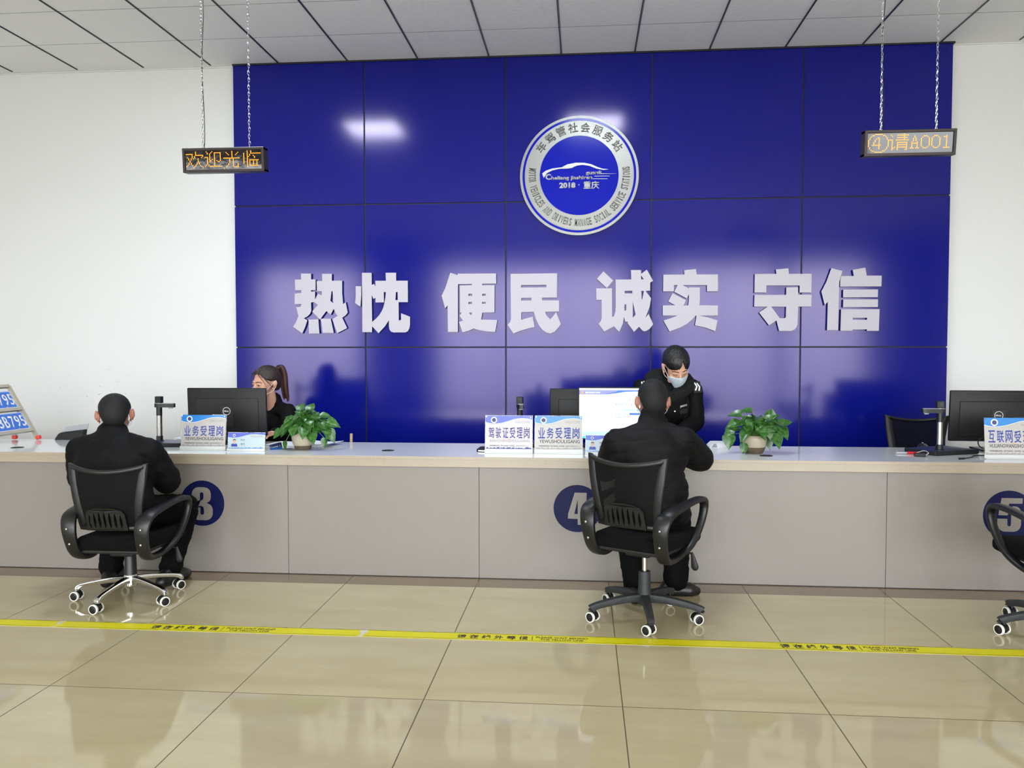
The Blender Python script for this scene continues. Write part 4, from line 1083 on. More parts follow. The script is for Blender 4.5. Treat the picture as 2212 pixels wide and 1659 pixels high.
def name_card(x, y, label):
    w, h = 0.250, 0.104
    t = thing('name_card', label, 'name card', (x, y, CT), 0, 'staff name cards')
    F = T(0, 0, 0.014 + h / 2) @ RX(82)
    bm = bmesh.new(); span(bm, -w / 2 - 0.003, w / 2 + 0.003, -h / 2 - 0.003, h / 2 + 0.003, -0.004, -0.0012, 0.0008, 1); obj('back_plate', bm, 'acrylic', t, F)
    bm = bmesh.new(); span(bm, -w / 2 - 0.003, w / 2 + 0.003, -0.03, 0.05, 0.0, 0.004, 0.001, 1); span(bm, -w / 2 - 0.003, w / 2 + 0.003, -0.014, -0.009, 0.004, 0.014); obj('acrylic_foot', bm, 'acrylic_edge', t)
    def q(lp): return [((a - 0.5) * w, (0.5 - b) * h) for a, b in lp]
    bm = bmesh.new(); span(bm, -w / 2, w / 2, -h / 2, h / 2, -0.0006, 0.0); sh_ = obj('printed_sheet', bm, 'card', t, F)
    wv = [(0, 0.28), (0.12, 0.31), (0.25, 0.30), (0.36, 0.24), (0.48, 0.16), (0.6, 0.10), (0.75, 0.08), (1, 0.13)]
    obj('header_print', plate([q([(0, 0), (1, 0)] + wv[::-1])], 0.0003), 'ink_royal', sh_, F)
    c = T((0.165 - 0.5) * w, (0.5 - 0.17) * h, 0)
    obj('badge_print', moved(disc(0.0085, 0.0005, 24, 0.0055), c), 'ink_light', sh_, F); obj('badge_print', moved(disc(0.0055, 0.0005, 24), c), 'ink_navy', sh_, F)
    def tw(s_, x0, x1, y0, y1, bold=0.0):
        me = words(s_, w=(x1 - x0) * w, h=(y1 - y0) * h, depth=0.0003, bold=bold); me.transform(T(((x0 + x1) / 2 - 0.5) * w, (0.5 - (y0 + y1) / 2) * h, 0.0003)); return me
    obj('welcome_print', tw('WELCOME', 0.60, 0.94, 0.17, 0.275), 'ink_grey', sh_, F)
    obj('name_print', join([tw('姓名:', 0.345, 0.475, 0.40, 0.50), tw('编号:', 0.345, 0.475, 0.66, 0.76)]), 'ink_dark', sh_, F)
    obj('line_print', plate([q([(0.345, 0.55), (0.47, 0.55), (0.47, 0.565), (0.345, 0.565)]), q([(0.345, 0.81), (0.47, 0.81), (0.47, 0.825), (0.345, 0.825)])], 0.0003), 'ink_grey', sh_, F)
    # small portrait print: plain bust in a blue uniform shirt
    px = 0.175
    obj('portrait_print', plate([q([(px - 0.085, 0.88), (px - 0.08, 0.74), (px - 0.045, 0.68), (px, 0.72), (px + 0.045, 0.68), (px + 0.08, 0.74), (px + 0.085, 0.88)])], 0.0004), 'ink_blue', sh_, F)
    obj('portrait_print', plate([q([(px + 0.038 * math.cos(a), 0.545 + 0.125 * math.sin(a)) for a in [2 * PI * i / 20 for i in range(20)]])], 0.0006), 'portrait_skin', sh_, F)
    obj('portrait_print', plate([q([(px - 0.042, 0.52), (px - 0.036, 0.43), (px, 0.395), (px + 0.036, 0.43), (px + 0.042, 0.52), (px + 0.03, 0.48), (px, 0.465), (px - 0.03, 0.48)])], 0.0008), 'portrait_hair', sh_, F)
    rnd = random.Random(9); top = []; xx = 0.03
    while xx < 0.97:
        hh = 0.015 + 0.07 * rnd.random() * (0.4 + xx); ww = 0.015 + 0.02 * rnd.random(); top += [(xx, 0.985 - hh), (min(0.97, xx + ww), 0.985 - hh)]; xx += ww
    obj('skyline_print', plate([q([(0.03, 0.99)] + top + [(0.97, 0.99)])], 0.0003), 'ink_sky', sh_, F)
    return t
name_card(-2.196, 5.165, 'pale blue staff name card with a small portrait left of the left pot plant')
name_card(0.142, 5.195, 'pale blue staff name card half hidden behind the man at number 4')

# ------------------------------------------------------------------ number plate rack at the left end, facing along the counter
rk = thing('number_plate_rack', 'worn metal rack holding blue number plates at the left end of the counter', 'rack', (-4.005, 5.69, CT), 0)
U = Vector((0, -1, 0)); V = Vector((-0.50, 0, 0.866)).normalized(); Nn = Vector((0.866, 0, 0.50)).normalized()
RW, RH = 0.62, 0.455
O = Vector((0.0, 0, 0.0))
def rp(a, b, c=0.0): return O + U * a + V * b + Nn * c
def bar(bm, a0, b0, a1, b1, w_, d_):
    p0, p1 = rp(a0, b0), rp(a1, b1); tg = (p1 - p0).normalized(); s_ = tg.cross(Nn)
    vs = []
    for p_ in (p0, p1):
        vs += [bm.verts.new(p_ + s_ * sx * w_ + Nn * sy * d_) for sx, sy in ((-1, -1), (1, -1), (1, 1), (-1, 1))]
    for f in ((0, 1, 2, 3), (7, 6, 5, 4), (0, 4, 5, 1), (1, 5, 6, 2), (2, 6, 7, 3), (3, 7, 4, 0)): bm.faces.new([vs[i] for i in f])
    bmesh.ops.recalc_face_normals(bm, faces=bm.faces[:])
bm = bmesh.new()
for b_ in (0.085, 0.262, RH): bar(bm, 0, b_, RW, b_, 0.011, 0.012)
for a_ in (0.0, RW): bar(bm, a_, 0.012, a_, RH, 0.011, 0.012)
obj('rack_frame', bm, 'dull_metal', rk)
bm = bmesh.new()
for a_ in (0.0, RW):
    p0 = rp(a_, 0.30); tube(bm, [p0, Vector((-0.165 - 0.02, -a_, 0.012))], 0.010, 8)
obj('prop_leg', bm, 'dull_metal', rk)
for a_ in (0.0, RW):
    for base in (rp(a_, 0.0), Vector((-0.185, -a_, 0.0))):
        bm = bmesh.new(); box(bm, (base.x, base.y, 0.0185), (0.030, 0.034, 0.028), RY(-18) if base.x > -0.1 else None, 0.006, 2); obj('rubber_foot', bm, 'red_rubber', rk)
PF = Matrix(((U.x * -1, V.x, Nn.x, 0), (U.y * -1, V.y, Nn.y, 0), (U.z * -1, V.z, Nn.z, 0), (0, 0, 0, 1)))   # x right along the plate, y up, z out
for b_, lab in ((0.095, 'lower'), (0.272, 'upper')):
    pl = thing('number_plate', 'blue number plate ending 3B795 in the %s row of the metal rack' % lab, 'number plate', tuple(Vector(rk.location) + rp(0.245, b_ + 0.072, 0.003)), 0, 'blue number plates in the rack')
    lp = [(-0.22, -0.07), (0.22, -0.07), (0.22, 0.07), (-0.22, 0.07)]
    obj('plate_sheet', plate([lp], 0.002), 'plate_blue', pl, PF)
    obj('plate_border', plate([[(x * 0.985, y * 0.96) for x, y in lp], [(x * 0.968, y * 0.91) for x, y in lp]], 0.0008), 'plate_white', pl, PF @ T(0, 0, 0.002))
    ms = []
    for i, ch in enumerate('渝A·3B795'):
        if ch == '·': me = moved(disc(0.006, 0.0012, 16), T(-0.078, 0, 0))
        else:
            xx = (-0.190, -0.130, 0, -0.042, 0.018, 0.078, 0.134, 0.190)[i]
            me = words(ch, w=0.045 if ch != '1' else 0.02, h=0.090, depth=0.0012, bold=0.01); me.transform(T(xx, 0, 0))
        ms.append(me)
    obj('plate_lettering', join(ms), 'plate_white', pl, PF @ T(0, 0, 0.002))
    for xx in (-0.11, 0.11):
        for yy in (-0.060, 0.060): obj('plate_bolt', moved(disc(0.005, 0.003, 12), T(xx, yy, 0.002)), 'dull_metal', pl, PF)

# ------------------------------------------------------------------ small things on the counter
t = thing('card_terminal', 'black tilted terminal with a grey panel left of the seated man at number 3', 'terminal', (-3.78, 5.70, CT), R(8))
bm = bmesh.new()
for xa, xb in ((-0.105, 0.095),):
    vs = [bm.verts.new(c) for c in ((xa, 0, 0), (xb, 0, 0), (xb, 0.075, 0), (xa, 0.075, 0), (xa + 0.025, 0.022, 0.048), (xb + 0.012, 0.022, 0.070), (xb + 0.012, 0.075, 0.074), (xa + 0.025, 0.075, 0.052))]
    for f in ((3, 2, 1, 0), (4, 5, 6, 7), (0, 1, 5, 4), (1, 2, 6, 5), (2, 3, 7, 6), (3, 0, 4, 7)): bm.faces.new([vs[i] for i in f])
bmesh.ops.bevel(bm, geom=bm.edges[:], offset=0.006, segments=2, affect='EDGES')
obj('terminal_body', bm, 'matte_black', t, smooth=40)
me = plate([[(-0.072, 0.040), (0.100, 0.058), (0.112, 0.112), (-0.052, 0.092)]], 0.006)
obj('grey_panel', me, 'grey_plastic', t, T(0, 0.070, 0) @ RX(82))

def paper_sheet(bm, x, y, w, d, rz, z, curl=0.0):
    n_ = 6; g_ = []
    m_ = T(x, y, z) @ RZ(rz)
    for i in range(n_ + 1):
        g_.append([bm.verts.new(m_ @ Vector(((i / n_ - 0.5) * w, (j / 3 - 0.5) * d, curl * ((i / n_ - 0.5) * 2) ** 2))) for j in range(4)])
    for i in range(n_):
        for j in range(3): bm.faces.new((g_[i][j], g_[i + 1][j], g_[i + 1][j + 1], g_[i][j + 1]))
def paper_pile(name, label, x, y, items):
    t = thing(name, label, 'papers', (x, y, CT), 0)
    for i, (dx, dy, w_, d_, rz, th, curl) in enumerate(items):
        bm = bmesh.new(); paper_sheet(bm, dx, dy, w_, d_, rz, 0.0008 + sum(it[5] for it in items[:i]), curl)
        r_ = bmesh.ops.extrude_face_region(bm, geom=bm.faces[:])
        for v in [g_ for g_ in r_['geom'] if isinstance(g_, bmesh.types.BMVert)]: v.co.z += th
        bmesh.ops.recalc_face_normals(bm, faces=bm.faces[:])
        obj('sheet', bm, 'white_paper', t)
    return t
paper_pile('paper_stack', 'loose white papers behind the left pot plant', -1.93, 5.545, [(0.0, 0, 0.30, 0.21, 8, 0.006, 0.0), (-0.09, 0.0, 0.297, 0.21, -6, 0.003, 0.0), (0.09, 0.01, 0.28, 0.20, -14, 0.003, 0.010)])
paper_pile('paper_stack', 'white papers lying behind the left document camera', -2.80, 5.66, [(0, 0, 0.30, 0.14, 4, 0.016, 0), (0.03, 0.0, 0.297, 0.13, -3, 0.004, 0.012)])
t = thing('stapler', 'small dark blue desk stapler between the name card and the left pot plant', 'stapler', (-2.035, 5.265, CT), R(62))
bm = bmesh.new(); box(bm, (0, 0, 0.006), (0.085, 0.026, 0.012), None, 0.003, 2); obj('foot', bm, 'blue_plastic', t)
bm = bmesh.new(); box(bm, (-0.004, 0, 0.030), (0.090, 0.022, 0.018), RY(-7), 0.005, 2); box(bm, (0.034, 0, 0.020), (0.02, 0.02, 0.022), None, 0.003, 1); obj('handle_arm', bm, 'navy_plastic', t)
t = thing('wooden_stick', 'short pale wooden stick rising behind the counter right of the left pot plant', 'stick', (-1.70, 5.80, 0.0))
bm = bmesh.new(); tube(bm, [(-0.02, 0.03, 0.0), (0.012, -0.02, 0.55), (0.022, -0.03, 0.82)], [(0.009, 0.007)] * 3, 8, prof='box'); obj('stick', bm, 'wood', t, T(0, 0.03, 0))
t = thing('card_reader', 'small black card reader left of the 驾驶证 sign', 'card reader', (-0.645, 5.27, CT), R(-10))
bm = bmesh.new(); box(bm, (0, 0, 0.012), (0.07, 0.09, 0.024), RX(6), 0.006, 2); obj('reader_body', bm, 'black_plastic', t)
bm = bmesh.new(); span(bm, -0.022, 0.022, -0.0465, -0.0455, 0.004, 0.012); obj('card_slot', bm, 'steel', t)
t = thing('white_folder', 'white folder with a grey corner lying on the rear edge behind the right pot plant', 'folder', (0.93, 5.70, CT))
me = plate([smooth_path([(-0.075, 0), (-0.055, 0.026), (-0.04, 0.031), (0.03, 0.031), (0.045, 0.026), (0.068, 0.002), (0.05, 0), (0, 0)], 3, closed=True)], 0.16); obj('folder_body', me, 'white_paper', t, T(0, 0.05, 0.0004) @ RX(90))
me = plate([[(-0.068, 0.002), (-0.050, 0.026), (-0.036, 0.030), (-0.026, 0.002)]], 0.002); obj('corner_tab', me, 'grey_plastic', t, T(0, -0.109, 0.0004) @ RX(90))
t = thing('computer_mouse', 'black computer mouse behind the right document camera', 'mouse', (2.262, 5.66, CT), R(70))
bm = bmesh.new(); ell(bm, (0, 0, 0.012), (0.060, 0.033, 0.026), None, 24, 14); bmesh.ops.bisect_plane(bm, geom=bm.verts[:] + bm.edges[:] + bm.faces[:], plane_co=(0, 0, 0.0005), plane_no=(0, 0, 1), clear_inner=True)
obj('mouse_body', bm, 'black_plastic', t, smooth=60)
bm = bmesh.new(); cyl(bm, (0.034, -0.004, 0.034), (0.034, 0.004, 0.034), 0.007, None, 14); obj('scroll_wheel', bm, 'grey_plastic', t)
t = thing('usb_stick', 'red and clear memory stick lying left of the right document camera', 'memory stick', (2.065, 5.36, CT), R(-6))
bm = bmesh.new(); box(bm, (0.018, 0, 0.008), (0.072, 0.022, 0.014), None, 0.005, 2); obj('stick_body', bm, 'red_plastic', t)
bm = bmesh.new(); box(bm, (-0.050, 0, 0.007), (0.066, 0.024, 0.012), None, 0.005, 2); obj('stick_cap', bm, 'clear_plastic', t)
t = thing('adapter_box', 'small black adapter box beside the red memory stick', 'adapter', (2.075, 5.235, CT), R(-8))
bm = bmesh.new(); box(bm, (0, 0, 0.011), (0.062, 0.040, 0.022), None, 0.004, 2); obj('adapter_body', bm, 'matte_black', t)
bm = bmesh.new(); tube(bm, smooth_path([(0.03, 0.0, 0.01), (0.055, 0.02, 0.02), (0.04, 0.06, 0.03), (0.0, 0.085, 0.012)], 5), 0.0025, 6); obj('adapter_lead', bm, 'clear_plastic', t)
cbl = [[(2.60, 5.555, 0.86), (2.555, 5.53, 0.83), (2.57, 5.50, 0.790), (2.67, 5.46, 0.775), (2.62, 5.40, 0.774), (2.55, 5.36, 0.7745)],
       [(2.74, 5.57, 0.85), (2.72, 5.48, 0.80), (2.60, 5.36, 0.778), (2.50, 5.29, 0.7725), (2.40, 5.24, 0.7725), (2.35, 5.16, 0.7725), (2.28, 5.10, 0.7725)]]
for i, (c_, lab) in enumerate(zip(cbl, ('black lead looping down from the right monitor to the worktop', 'black lead with a bare plug lying in front of the right document camera'))):
    bm = bmesh.new(); tube(bm, smooth_path(c_, 7), 0.0038, 8)
    if i:
        cyl(bm, c_[-1], (2.245, 5.090, 0.7725), 0.006, None, 10)
    o = obj('cable', bm, 'matte_black'); tag(o, lab, 'cable', 'cables at the right end')

# ================================================================== POT PLANTS
def heart_leaf(bm, base, direction, up, length, width, droop, fold, mi=0):
    """one pothos leaf: heart outline folded along its midrib and drooping towards the tip"""
    d = Vector(direction).normalized(); upv = Vector(up); s_ = d.cross(upv)
    if s_.length < 1e-3: s_ = Vector((1, 0, 0))
    s_.normalize(); n_ = s_.cross(d).normalized()
    prof = [(-0.10, 0.10), (-0.06, 0.30), (0.06, 0.46), (0.22, 0.50), (0.42, 0.44), (0.62, 0.31), (0.80, 0.16), (0.93, 0.05), (1.0, 0.0)]
    def P(tq, wq):
        x = tq * length; b = droop * tq * tq * length
        return Vector(base) + d * x + s_ * (wq * width) + n_ * (fold * abs(wq) * width - b)
    rows = []
    for k_, (tq, wq) in enumerate(prof):
        cx = 0.0 if k_ < 2 else tq
        if wq == 0: rows.append([bm.verts.new(P(tq, 0))] * 5); continue
        rows.append([bm.verts.new(P(tq, -wq)), bm.verts.new(P((tq + cx) / 2 if k_ < 2 else tq, -wq * 0.5)), bm.verts.new(P(max(cx, 0.0 if k_ == 0 else cx), 0)) if k_ != 1 else None,
                     bm.verts.new(P((tq + cx) / 2 if k_ < 2 else tq, wq * 0.5)), bm.verts.new(P(tq, wq))])
    rows[1][2] = rows[0][2]
    for a, b in zip(rows, rows[1:]):
        for i in range(4):
            q = []
            for v in (a[i], a[i + 1], b[i + 1], b[i]):
                if v not in q: q.append(v)
            if len(q) >= 3:
                try: f = bm.faces.new(q); f.material_index = mi; f.smooth = True
                except ValueError: pass

def pot_plant(x, y, label, pot_profile, leaves, seed, pot_label, rim_z):
    t = thing('potted_plant', label, 'plant', (x, y, CT), 0, 'pothos plants on the counter')
    bm = bmesh.new(); lathe(bm, pot_profile, 40, cap=True); obj('pot', bm, 'pot', t, smooth=50)
    foot = [(r * 1.012, z) for r, z in pot_profile if z <= 0.041]
    bm = bmesh.new(); lathe(bm, foot, 40, T(0, 0, 0.0002), cap=False); obj('pot_foot', bm, 'pot_base', t, label=pot_label, smooth=50)
    bm = bmesh.new(); lathe(bm, [(0.001, rim_z - 0.012), (pot_profile[-1][0] * 0.90, rim_z - 0.014)], 28, cap=True); obj('soil', bm, 'soil', t)
    rnd = random.Random(seed)
    lf = bmesh.new(); st = bmesh.new()
    for (lx, ly, lz, az, el, ln, dr) in leaves:
        a, e_ = R(az), R(el)
        d = Vector((math.cos(a) * math.cos(e_), math.sin(a) * math.cos(e_), math.sin(e_)))
        up = Vector((0, -0.55, 0.84)) + Vector((rnd.uniform(-.3, .3), rnd.uniform(-.3, .3), 0))
        heart_leaf(lf, (lx, ly, lz), d, up, ln, ln * rnd.uniform(0.74, 0.92), dr, rnd.uniform(0.10, 0.32))
        root = Vector((lx * 0.18 + rnd.uniform(-.02, .02), ly * 0.18 + rnd.uniform(-.02, .02), rim_z - 0.01))
        mid = Vector((lx * 0.62, ly * 0.62, max(lz, rim_z) + 0.012))
        tube(st, smooth_path([tuple(root), tuple((root + mid) / 2 + Vector((0, 0, 0.012))), tuple(mid), (lx, ly, lz)], 4), 0.0019, 5)
    for v in lf.verts[:] + st.verts[:]:
        if v.co.z < 0.003: v.co.z = 0.003
    obj('foliage', lf, 'leaf', t); obj('stems', st, 'stem', t)
    return t

def leaf_list(seed, manual, n, cx, cz, rx, ry, rz_, zmin):
    rnd = random.Random(seed); out = list(manual)
    for i in range(n):
        a = rnd.uniform(0, 2 * PI); e_ = rnd.uniform(-0.15, 1.0) * PI / 2; rr = rnd.uniform(0.45, 1.0)
        lx = cx + rx * rr * math.cos(a) * math.cos(e_); ly = ry * rr * math.sin(a) * math.cos(e_); lz = cz + rz_ * rr * math.sin(e_)
        if lz < zmin: lz = zmin
        az = math.degrees(math.atan2(ly - 0.02, lx - cx)) + rnd.uniform(-45, 45)
        el = rnd.uniform(-50, 20) + 25 * math.sin(e_)
        out.append((lx, ly, lz, az, el, rnd.uniform(0.050, 0.078), rnd.uniform(0.15, 0.5)))
    return out

# offsets from the pot centre: x, y, z, azimuth, elevation, length, droop
manual_l = [(-0.075, -0.02, 0.205, 160, -8, 0.085, 0.3), (-0.035, 0.02, 0.262, 60, 45, 0.070, 0.3), (0.04, 0.01, 0.260, 70, 50, 0.075, 0.3), (-0.11, -0.02, 0.150, 185, -30, 0.080, 0.4), (-0.145, -0.02, 0.125, 200, -42, 0.075, 0.2),
            (-0.10, -0.05, 0.055, 265, -84, 0.058, 0.0), (-0.03, -0.085, 0.165, 262, -62, 0.082, 0.1), (0.035, -0.090, 0.150, 285, -52, 0.088, 0.1), (0.085, -0.07, 0.120, 300, -55, 0.090, 0.1), (0.135, -0.04, 0.165, 0, -10, 0.085, 0.3),
            (0.175, -0.02, 0.185, 355, -12, 0.090, 0.4), (0.16, -0.04, 0.150, 330, -50, 0.085, 0.2), (0.185, -0.03, 0.130, 340, -60, 0.095, 0.2), (0.165, -0.05, 0.078, 270, -80, 0.068, 0.0), (0.12, 0.01, 0.220, 8, 2, 0.080, 0.3),
            (0.10, 0.0, 0.215, 20, -20, 0.085, 0.3), (0.0, -0.05, 0.215, 280, -55, 0.085, 0.1), (0.05, -0.06, 0.195, 310, -50, 0.088, 0.1), (-0.06, -0.06, 0.190, 240, -50, 0.080, 0.1), (-0.085, -0.05, 0.165, 225, -55, 0.085, 0.1), (0.02, -0.03, 0.240, 290, -35, 0.078, 0.1)]
pot_plant(-1.858, 5.285, 'trailing green pot plant in a cream pot beside the left monitor', [(0.050, 0.0), (0.054, 0.006), (0.056, 0.022), (0.060, 0.027), (0.068, 0.045), (0.075, 0.085), (0.077, 0.110), (0.079, 0.118), (0.074, 0.118), (0.070, 0.104)],
          leaf_list(4, manual_l, 85, 0.02, 0.155, 0.150, 0.11, 0.09, 0.10), 21, 'dirty brown pot foot', 0.118)
manual_r = [(-0.02, 0.0, 0.268, 168, 12, 0.080, 0.4), (-0.085, 0.0, 0.246, 170, 6, 0.085, 0.35), (0.095, 0.0, 0.225, 62, 48, 0.080, 0.0), (-0.105, -0.01, 0.195, 188, -12, 0.085, 0.5), (-0.14, -0.02, 0.150, 195, -28, 0.075, 0.4),
            (-0.165, -0.03, 0.115, 262, -72, 0.095, 0.15), (-0.075, -0.06, 0.062, 255, -74, 0.075, 0.1), (-0.06, -0.075, 0.140, 230, -42, 0.080, 0.1), (0.02, -0.085, 0.170, 295, -55, 0.092, 0.1), (0.075, -0.075, 0.175, 275, -70, 0.085, 0.1),
            (0.115, -0.06, 0.135, 295, -58, 0.112, 0.15), (0.165, -0.02, 0.160, 310, -48, 0.085, 0.2), (0.13, -0.02, 0.205, 350, -22, 0.090, 0.2), (0.165, -0.01, 0.190, 15, 10, 0.082, 0.1), (0.07, 0.0, 0.215, 350, -8, 0.100, 0.3),
            (-0.03, -0.05, 0.215, 250, -52, 0.078, 0.1), (0.03, -0.05, 0.210, 235, -35, 0.090, 0.1), (-0.055, -0.06, 0.185, 285, -58, 0.075, 0.1), (0.10, -0.05, 0.150, 330, -45, 0.07, 0.2), (0.09, 0.02, 0.10, 300, -75, 0.085, 0.1)]
pot_plant(1.093, 5.335, 'leafy green pot plant in a round cream pot right of the man at number 4', [(0.052, 0.0), (0.060, 0.012), (0.070, 0.040), (0.077, 0.075), (0.079, 0.093), (0.077, 0.102), (0.070, 0.114), (0.066, 0.114), (0.064, 0.100)],
          leaf_list(8, manual_r, 72, 0.01, 0.150, 0.150, 0.11, 0.085, 0.095), 33, 'dark stained pot foot', 0.114)

# ================================================================== PEOPLE
from mathutils.bvhtree import BVHTree

def head_shape(bm, Hm, female=False):
    def e_(c, r, rot=None):
        bmesh.ops.create_uvsphere(bm, u_segments=22, v_segments=16, radius=1.0, matrix=Hm @ T(*c) @ (rot or Matrix.Identity(4)) @ S(*r))
    def cp(a, b, r0, r1): capsule(bm, Hm @ Vector(a), Hm @ Vector(b), r0, r1)
    e_((0, 0.018, 0.035), (0.077, 0.097, 0.085))
    e_((0, -0.030, -0.005), (0.065, 0.066, 0.078))
    e_((0, -0.036, -0.062), (0.051 if not female else 0.046, 0.054, 0.054))
    e_((0, -0.066, -0.098), (0.020, 0.020, 0.017))
    for s_ in (-1, 1):
        e_((s_ * 0.036, -0.060, -0.034), (0.026, 0.024, 0.025))
        e_((s_ * 0.010, -0.103, -0.041), (0.0085, 0.009, 0.007))
        cp((s_ * 0.016, -0.090, 0.019), (s_ * 0.046, -0.076, 0.017), 0.0085, 0.007)          # brow ridge
        cp((s_ * 0.020, -0.0915, 0.0040), (s_ * 0.044, -0.083, 0.0025), 0.0060, 0.0052)      # upper lid
        cp((s_ * 0.021, -0.088, -0.0125), (s_ * 0.042, -0.082, -0.011), 0.0042, 0.0040)      # lower lid
        k_ = 0.80 if female else 1.0
        e_((s_ * (0.083 if not female else 0.079), 0.016, -0.008), (0.008 * k_, 0.021 * k_, 0.033 * k_), RZ(s_ * 26) @ RX(-10))
        e_((s_ * (0.092 if not female else 0.085), 0.026, 0.0), (0.005, 0.013 * k_, 0.029 * k_), RZ(s_ * 34) @ RX(-10))
        e_((s_ * 0.078, 0.004, -0.038), (0.006, 0.008, 0.010))
    cp((0, -0.090, 0.006), (0, -0.111, -0.036), 0.0075, 0.0115)
    e_((0, -0.092, -0.069), (0.021, 0.011, 0.009))

def hand_shape(bm, wrist, fwd, down, side, curl=0.5, spread=1.0):
    """palm, four fingers of different lengths and a thumb; side +1: thumb on the +cross side"""
    w_ = Vector(wrist); f = Vector(fwd).normalized(); d = Vector(down); d = (d - f * d.dot(f)).normalized(); s_ = f.cross(d) * side
    pc = w_ + f * 0.052
    B = Matrix((( s_.x, f.x, d.x, pc.x), (s_.y, f.y, d.y, pc.y), (s_.z, f.z, d.z, pc.z), (0, 0, 0, 1)))
    bmesh.ops.create_uvsphere(bm, u_segments=18, v_segments=12, radius=1.0, matrix=B @ S(0.041, 0.054, 0.0155))
    capsule(bm, w_ - f * 0.02, w_ + f * 0.03, 0.027, 0.030, 0.62, d)
    for off, L, ang in ((0.031, 0.072, 4), (0.011, 0.082, 1), (-0.010, 0.076, -3), (-0.030, 0.058, -8)):
        a = R(ang * spread); p_ = w_ + f * (0.092 - abs(off) * 0.18) + s_ * off
        dir_ = (f * math.cos(a) + s_ * math.sin(a)).normalized(); r_ = 0.0088; bend = 0.0
        for seg, fr in enumerate((0.46, 0.30, 0.24)):
            bend += curl * (0.35, 0.75, 0.55)[seg]
            dd = (dir_ * math.cos(bend) + d * math.sin(bend)).normalized()
            q = p_ + dd * (L * fr); capsule(bm, p_, q, r_, r_ * 0.9, 1.0, d, 10); p_ = q; r_ *= 0.9
    p_ = w_ + f * 0.028 + s_ * 0.034; dd = (f * 0.75 + s_ * 0.62 + d * 0.25).normalized()
    capsule(bm, w_ + f * 0.015 + s_ * 0.02, p_, 0.014, 0.0125, 1.0, d, 10)
    q = p_ + dd * 0.034; capsule(bm, p_, q, 0.0115, 0.0098, 1.0, d, 10); dd = (f * 0.95 + s_ * 0.25 + d * 0.3).normalized(); capsule(bm, q, q + dd * 0.027, 0.0098, 0.0080, 1.0, d, 10)

def hair_cap(Hm, low, puff=1.07, amp=0.004, fscale=38, n_az=72, n_el=22, edge=0.975):
    """closed cap of hair over the cranium; low(az) = elevation of the hairline, az 0 in front"""
    bm = bmesh.new(); c = Vector((0, 0.018, 0.035)); rr = Vector((0.077, 0.097, 0.085))
    rows = []
    for j in range(n_el + 1):
        row = []
        for i in range(n_az):
            az = 2 * PI * i / n_az - PI; lo = R(low(math.degrees(az)))
            el = PI / 2 + (lo - PI / 2) * (j / n_el)
            d = Vector((math.sin(az) * math.cos(el), -math.cos(az) * math.cos(el), math.sin(el)))
            tp = 1.0 - max(0, (j / n_el - 0.86) / 0.14) ** 2 * (puff - edge)
            k_ = puff * tp if j / n_el > 0.86 else puff
            p_ = Vector((d.x * rr.x, d.y * rr.y, d.z * rr.z)) * k_
            if el < 0 and abs(az) > R(100): 
                k2 = min(1.0, (abs(math.degrees(az)) - 100) / 35); k2 *= min(1.0, -el / 0.35); p_.z *= 1.0 + 0.65 * k2; p_.x *= 1.0 + 0.10 * k2
            nz = noise.noise(Vector((az * 3, el * 5, 0)) * 2.2) + 0.6 * noise.noise(d * fscale)
            row.append(bm.verts.new(Hm @ (c + p_ + d * (amp * nz))))
        rows.append(row)
    for a, b in zip(rows, rows[1:]):
        for i in range(n_az):
            bm.faces.new((a[i], a[(i + 1) % n_az], b[(i + 1) % n_az], b[i]))
    bmesh.ops.remove_doubles(bm, verts=rows[0], dist=0.0015)
    inner = [bm.verts.new(Hm @ (c + (Hm.inverted() @ v.co - c) * 0.93)) for v in rows[-1]]
    for i in range(n_az): bm.faces.new((rows[-1][i], rows[-1][(i + 1) % n_az], inner[(i + 1) % n_az], inner[i]))
    bmesh.ops.recalc_face_normals(bm, faces=bm.faces[:])
    for f in bm.faces: f.smooth = True
    return bm

def lerp_table(tab):
    def f(az):
        a = abs(az)
        for (a0, v0), (a1, v1) in zip(tab, tab[1:]):
            if a0 <= a <= a1:
                t = (a - a0) / (a1 - a0); t = t * t * (3 - 2 * t); return v0 + (v1 - v0) * t
        return tab[-1][1]
    return f

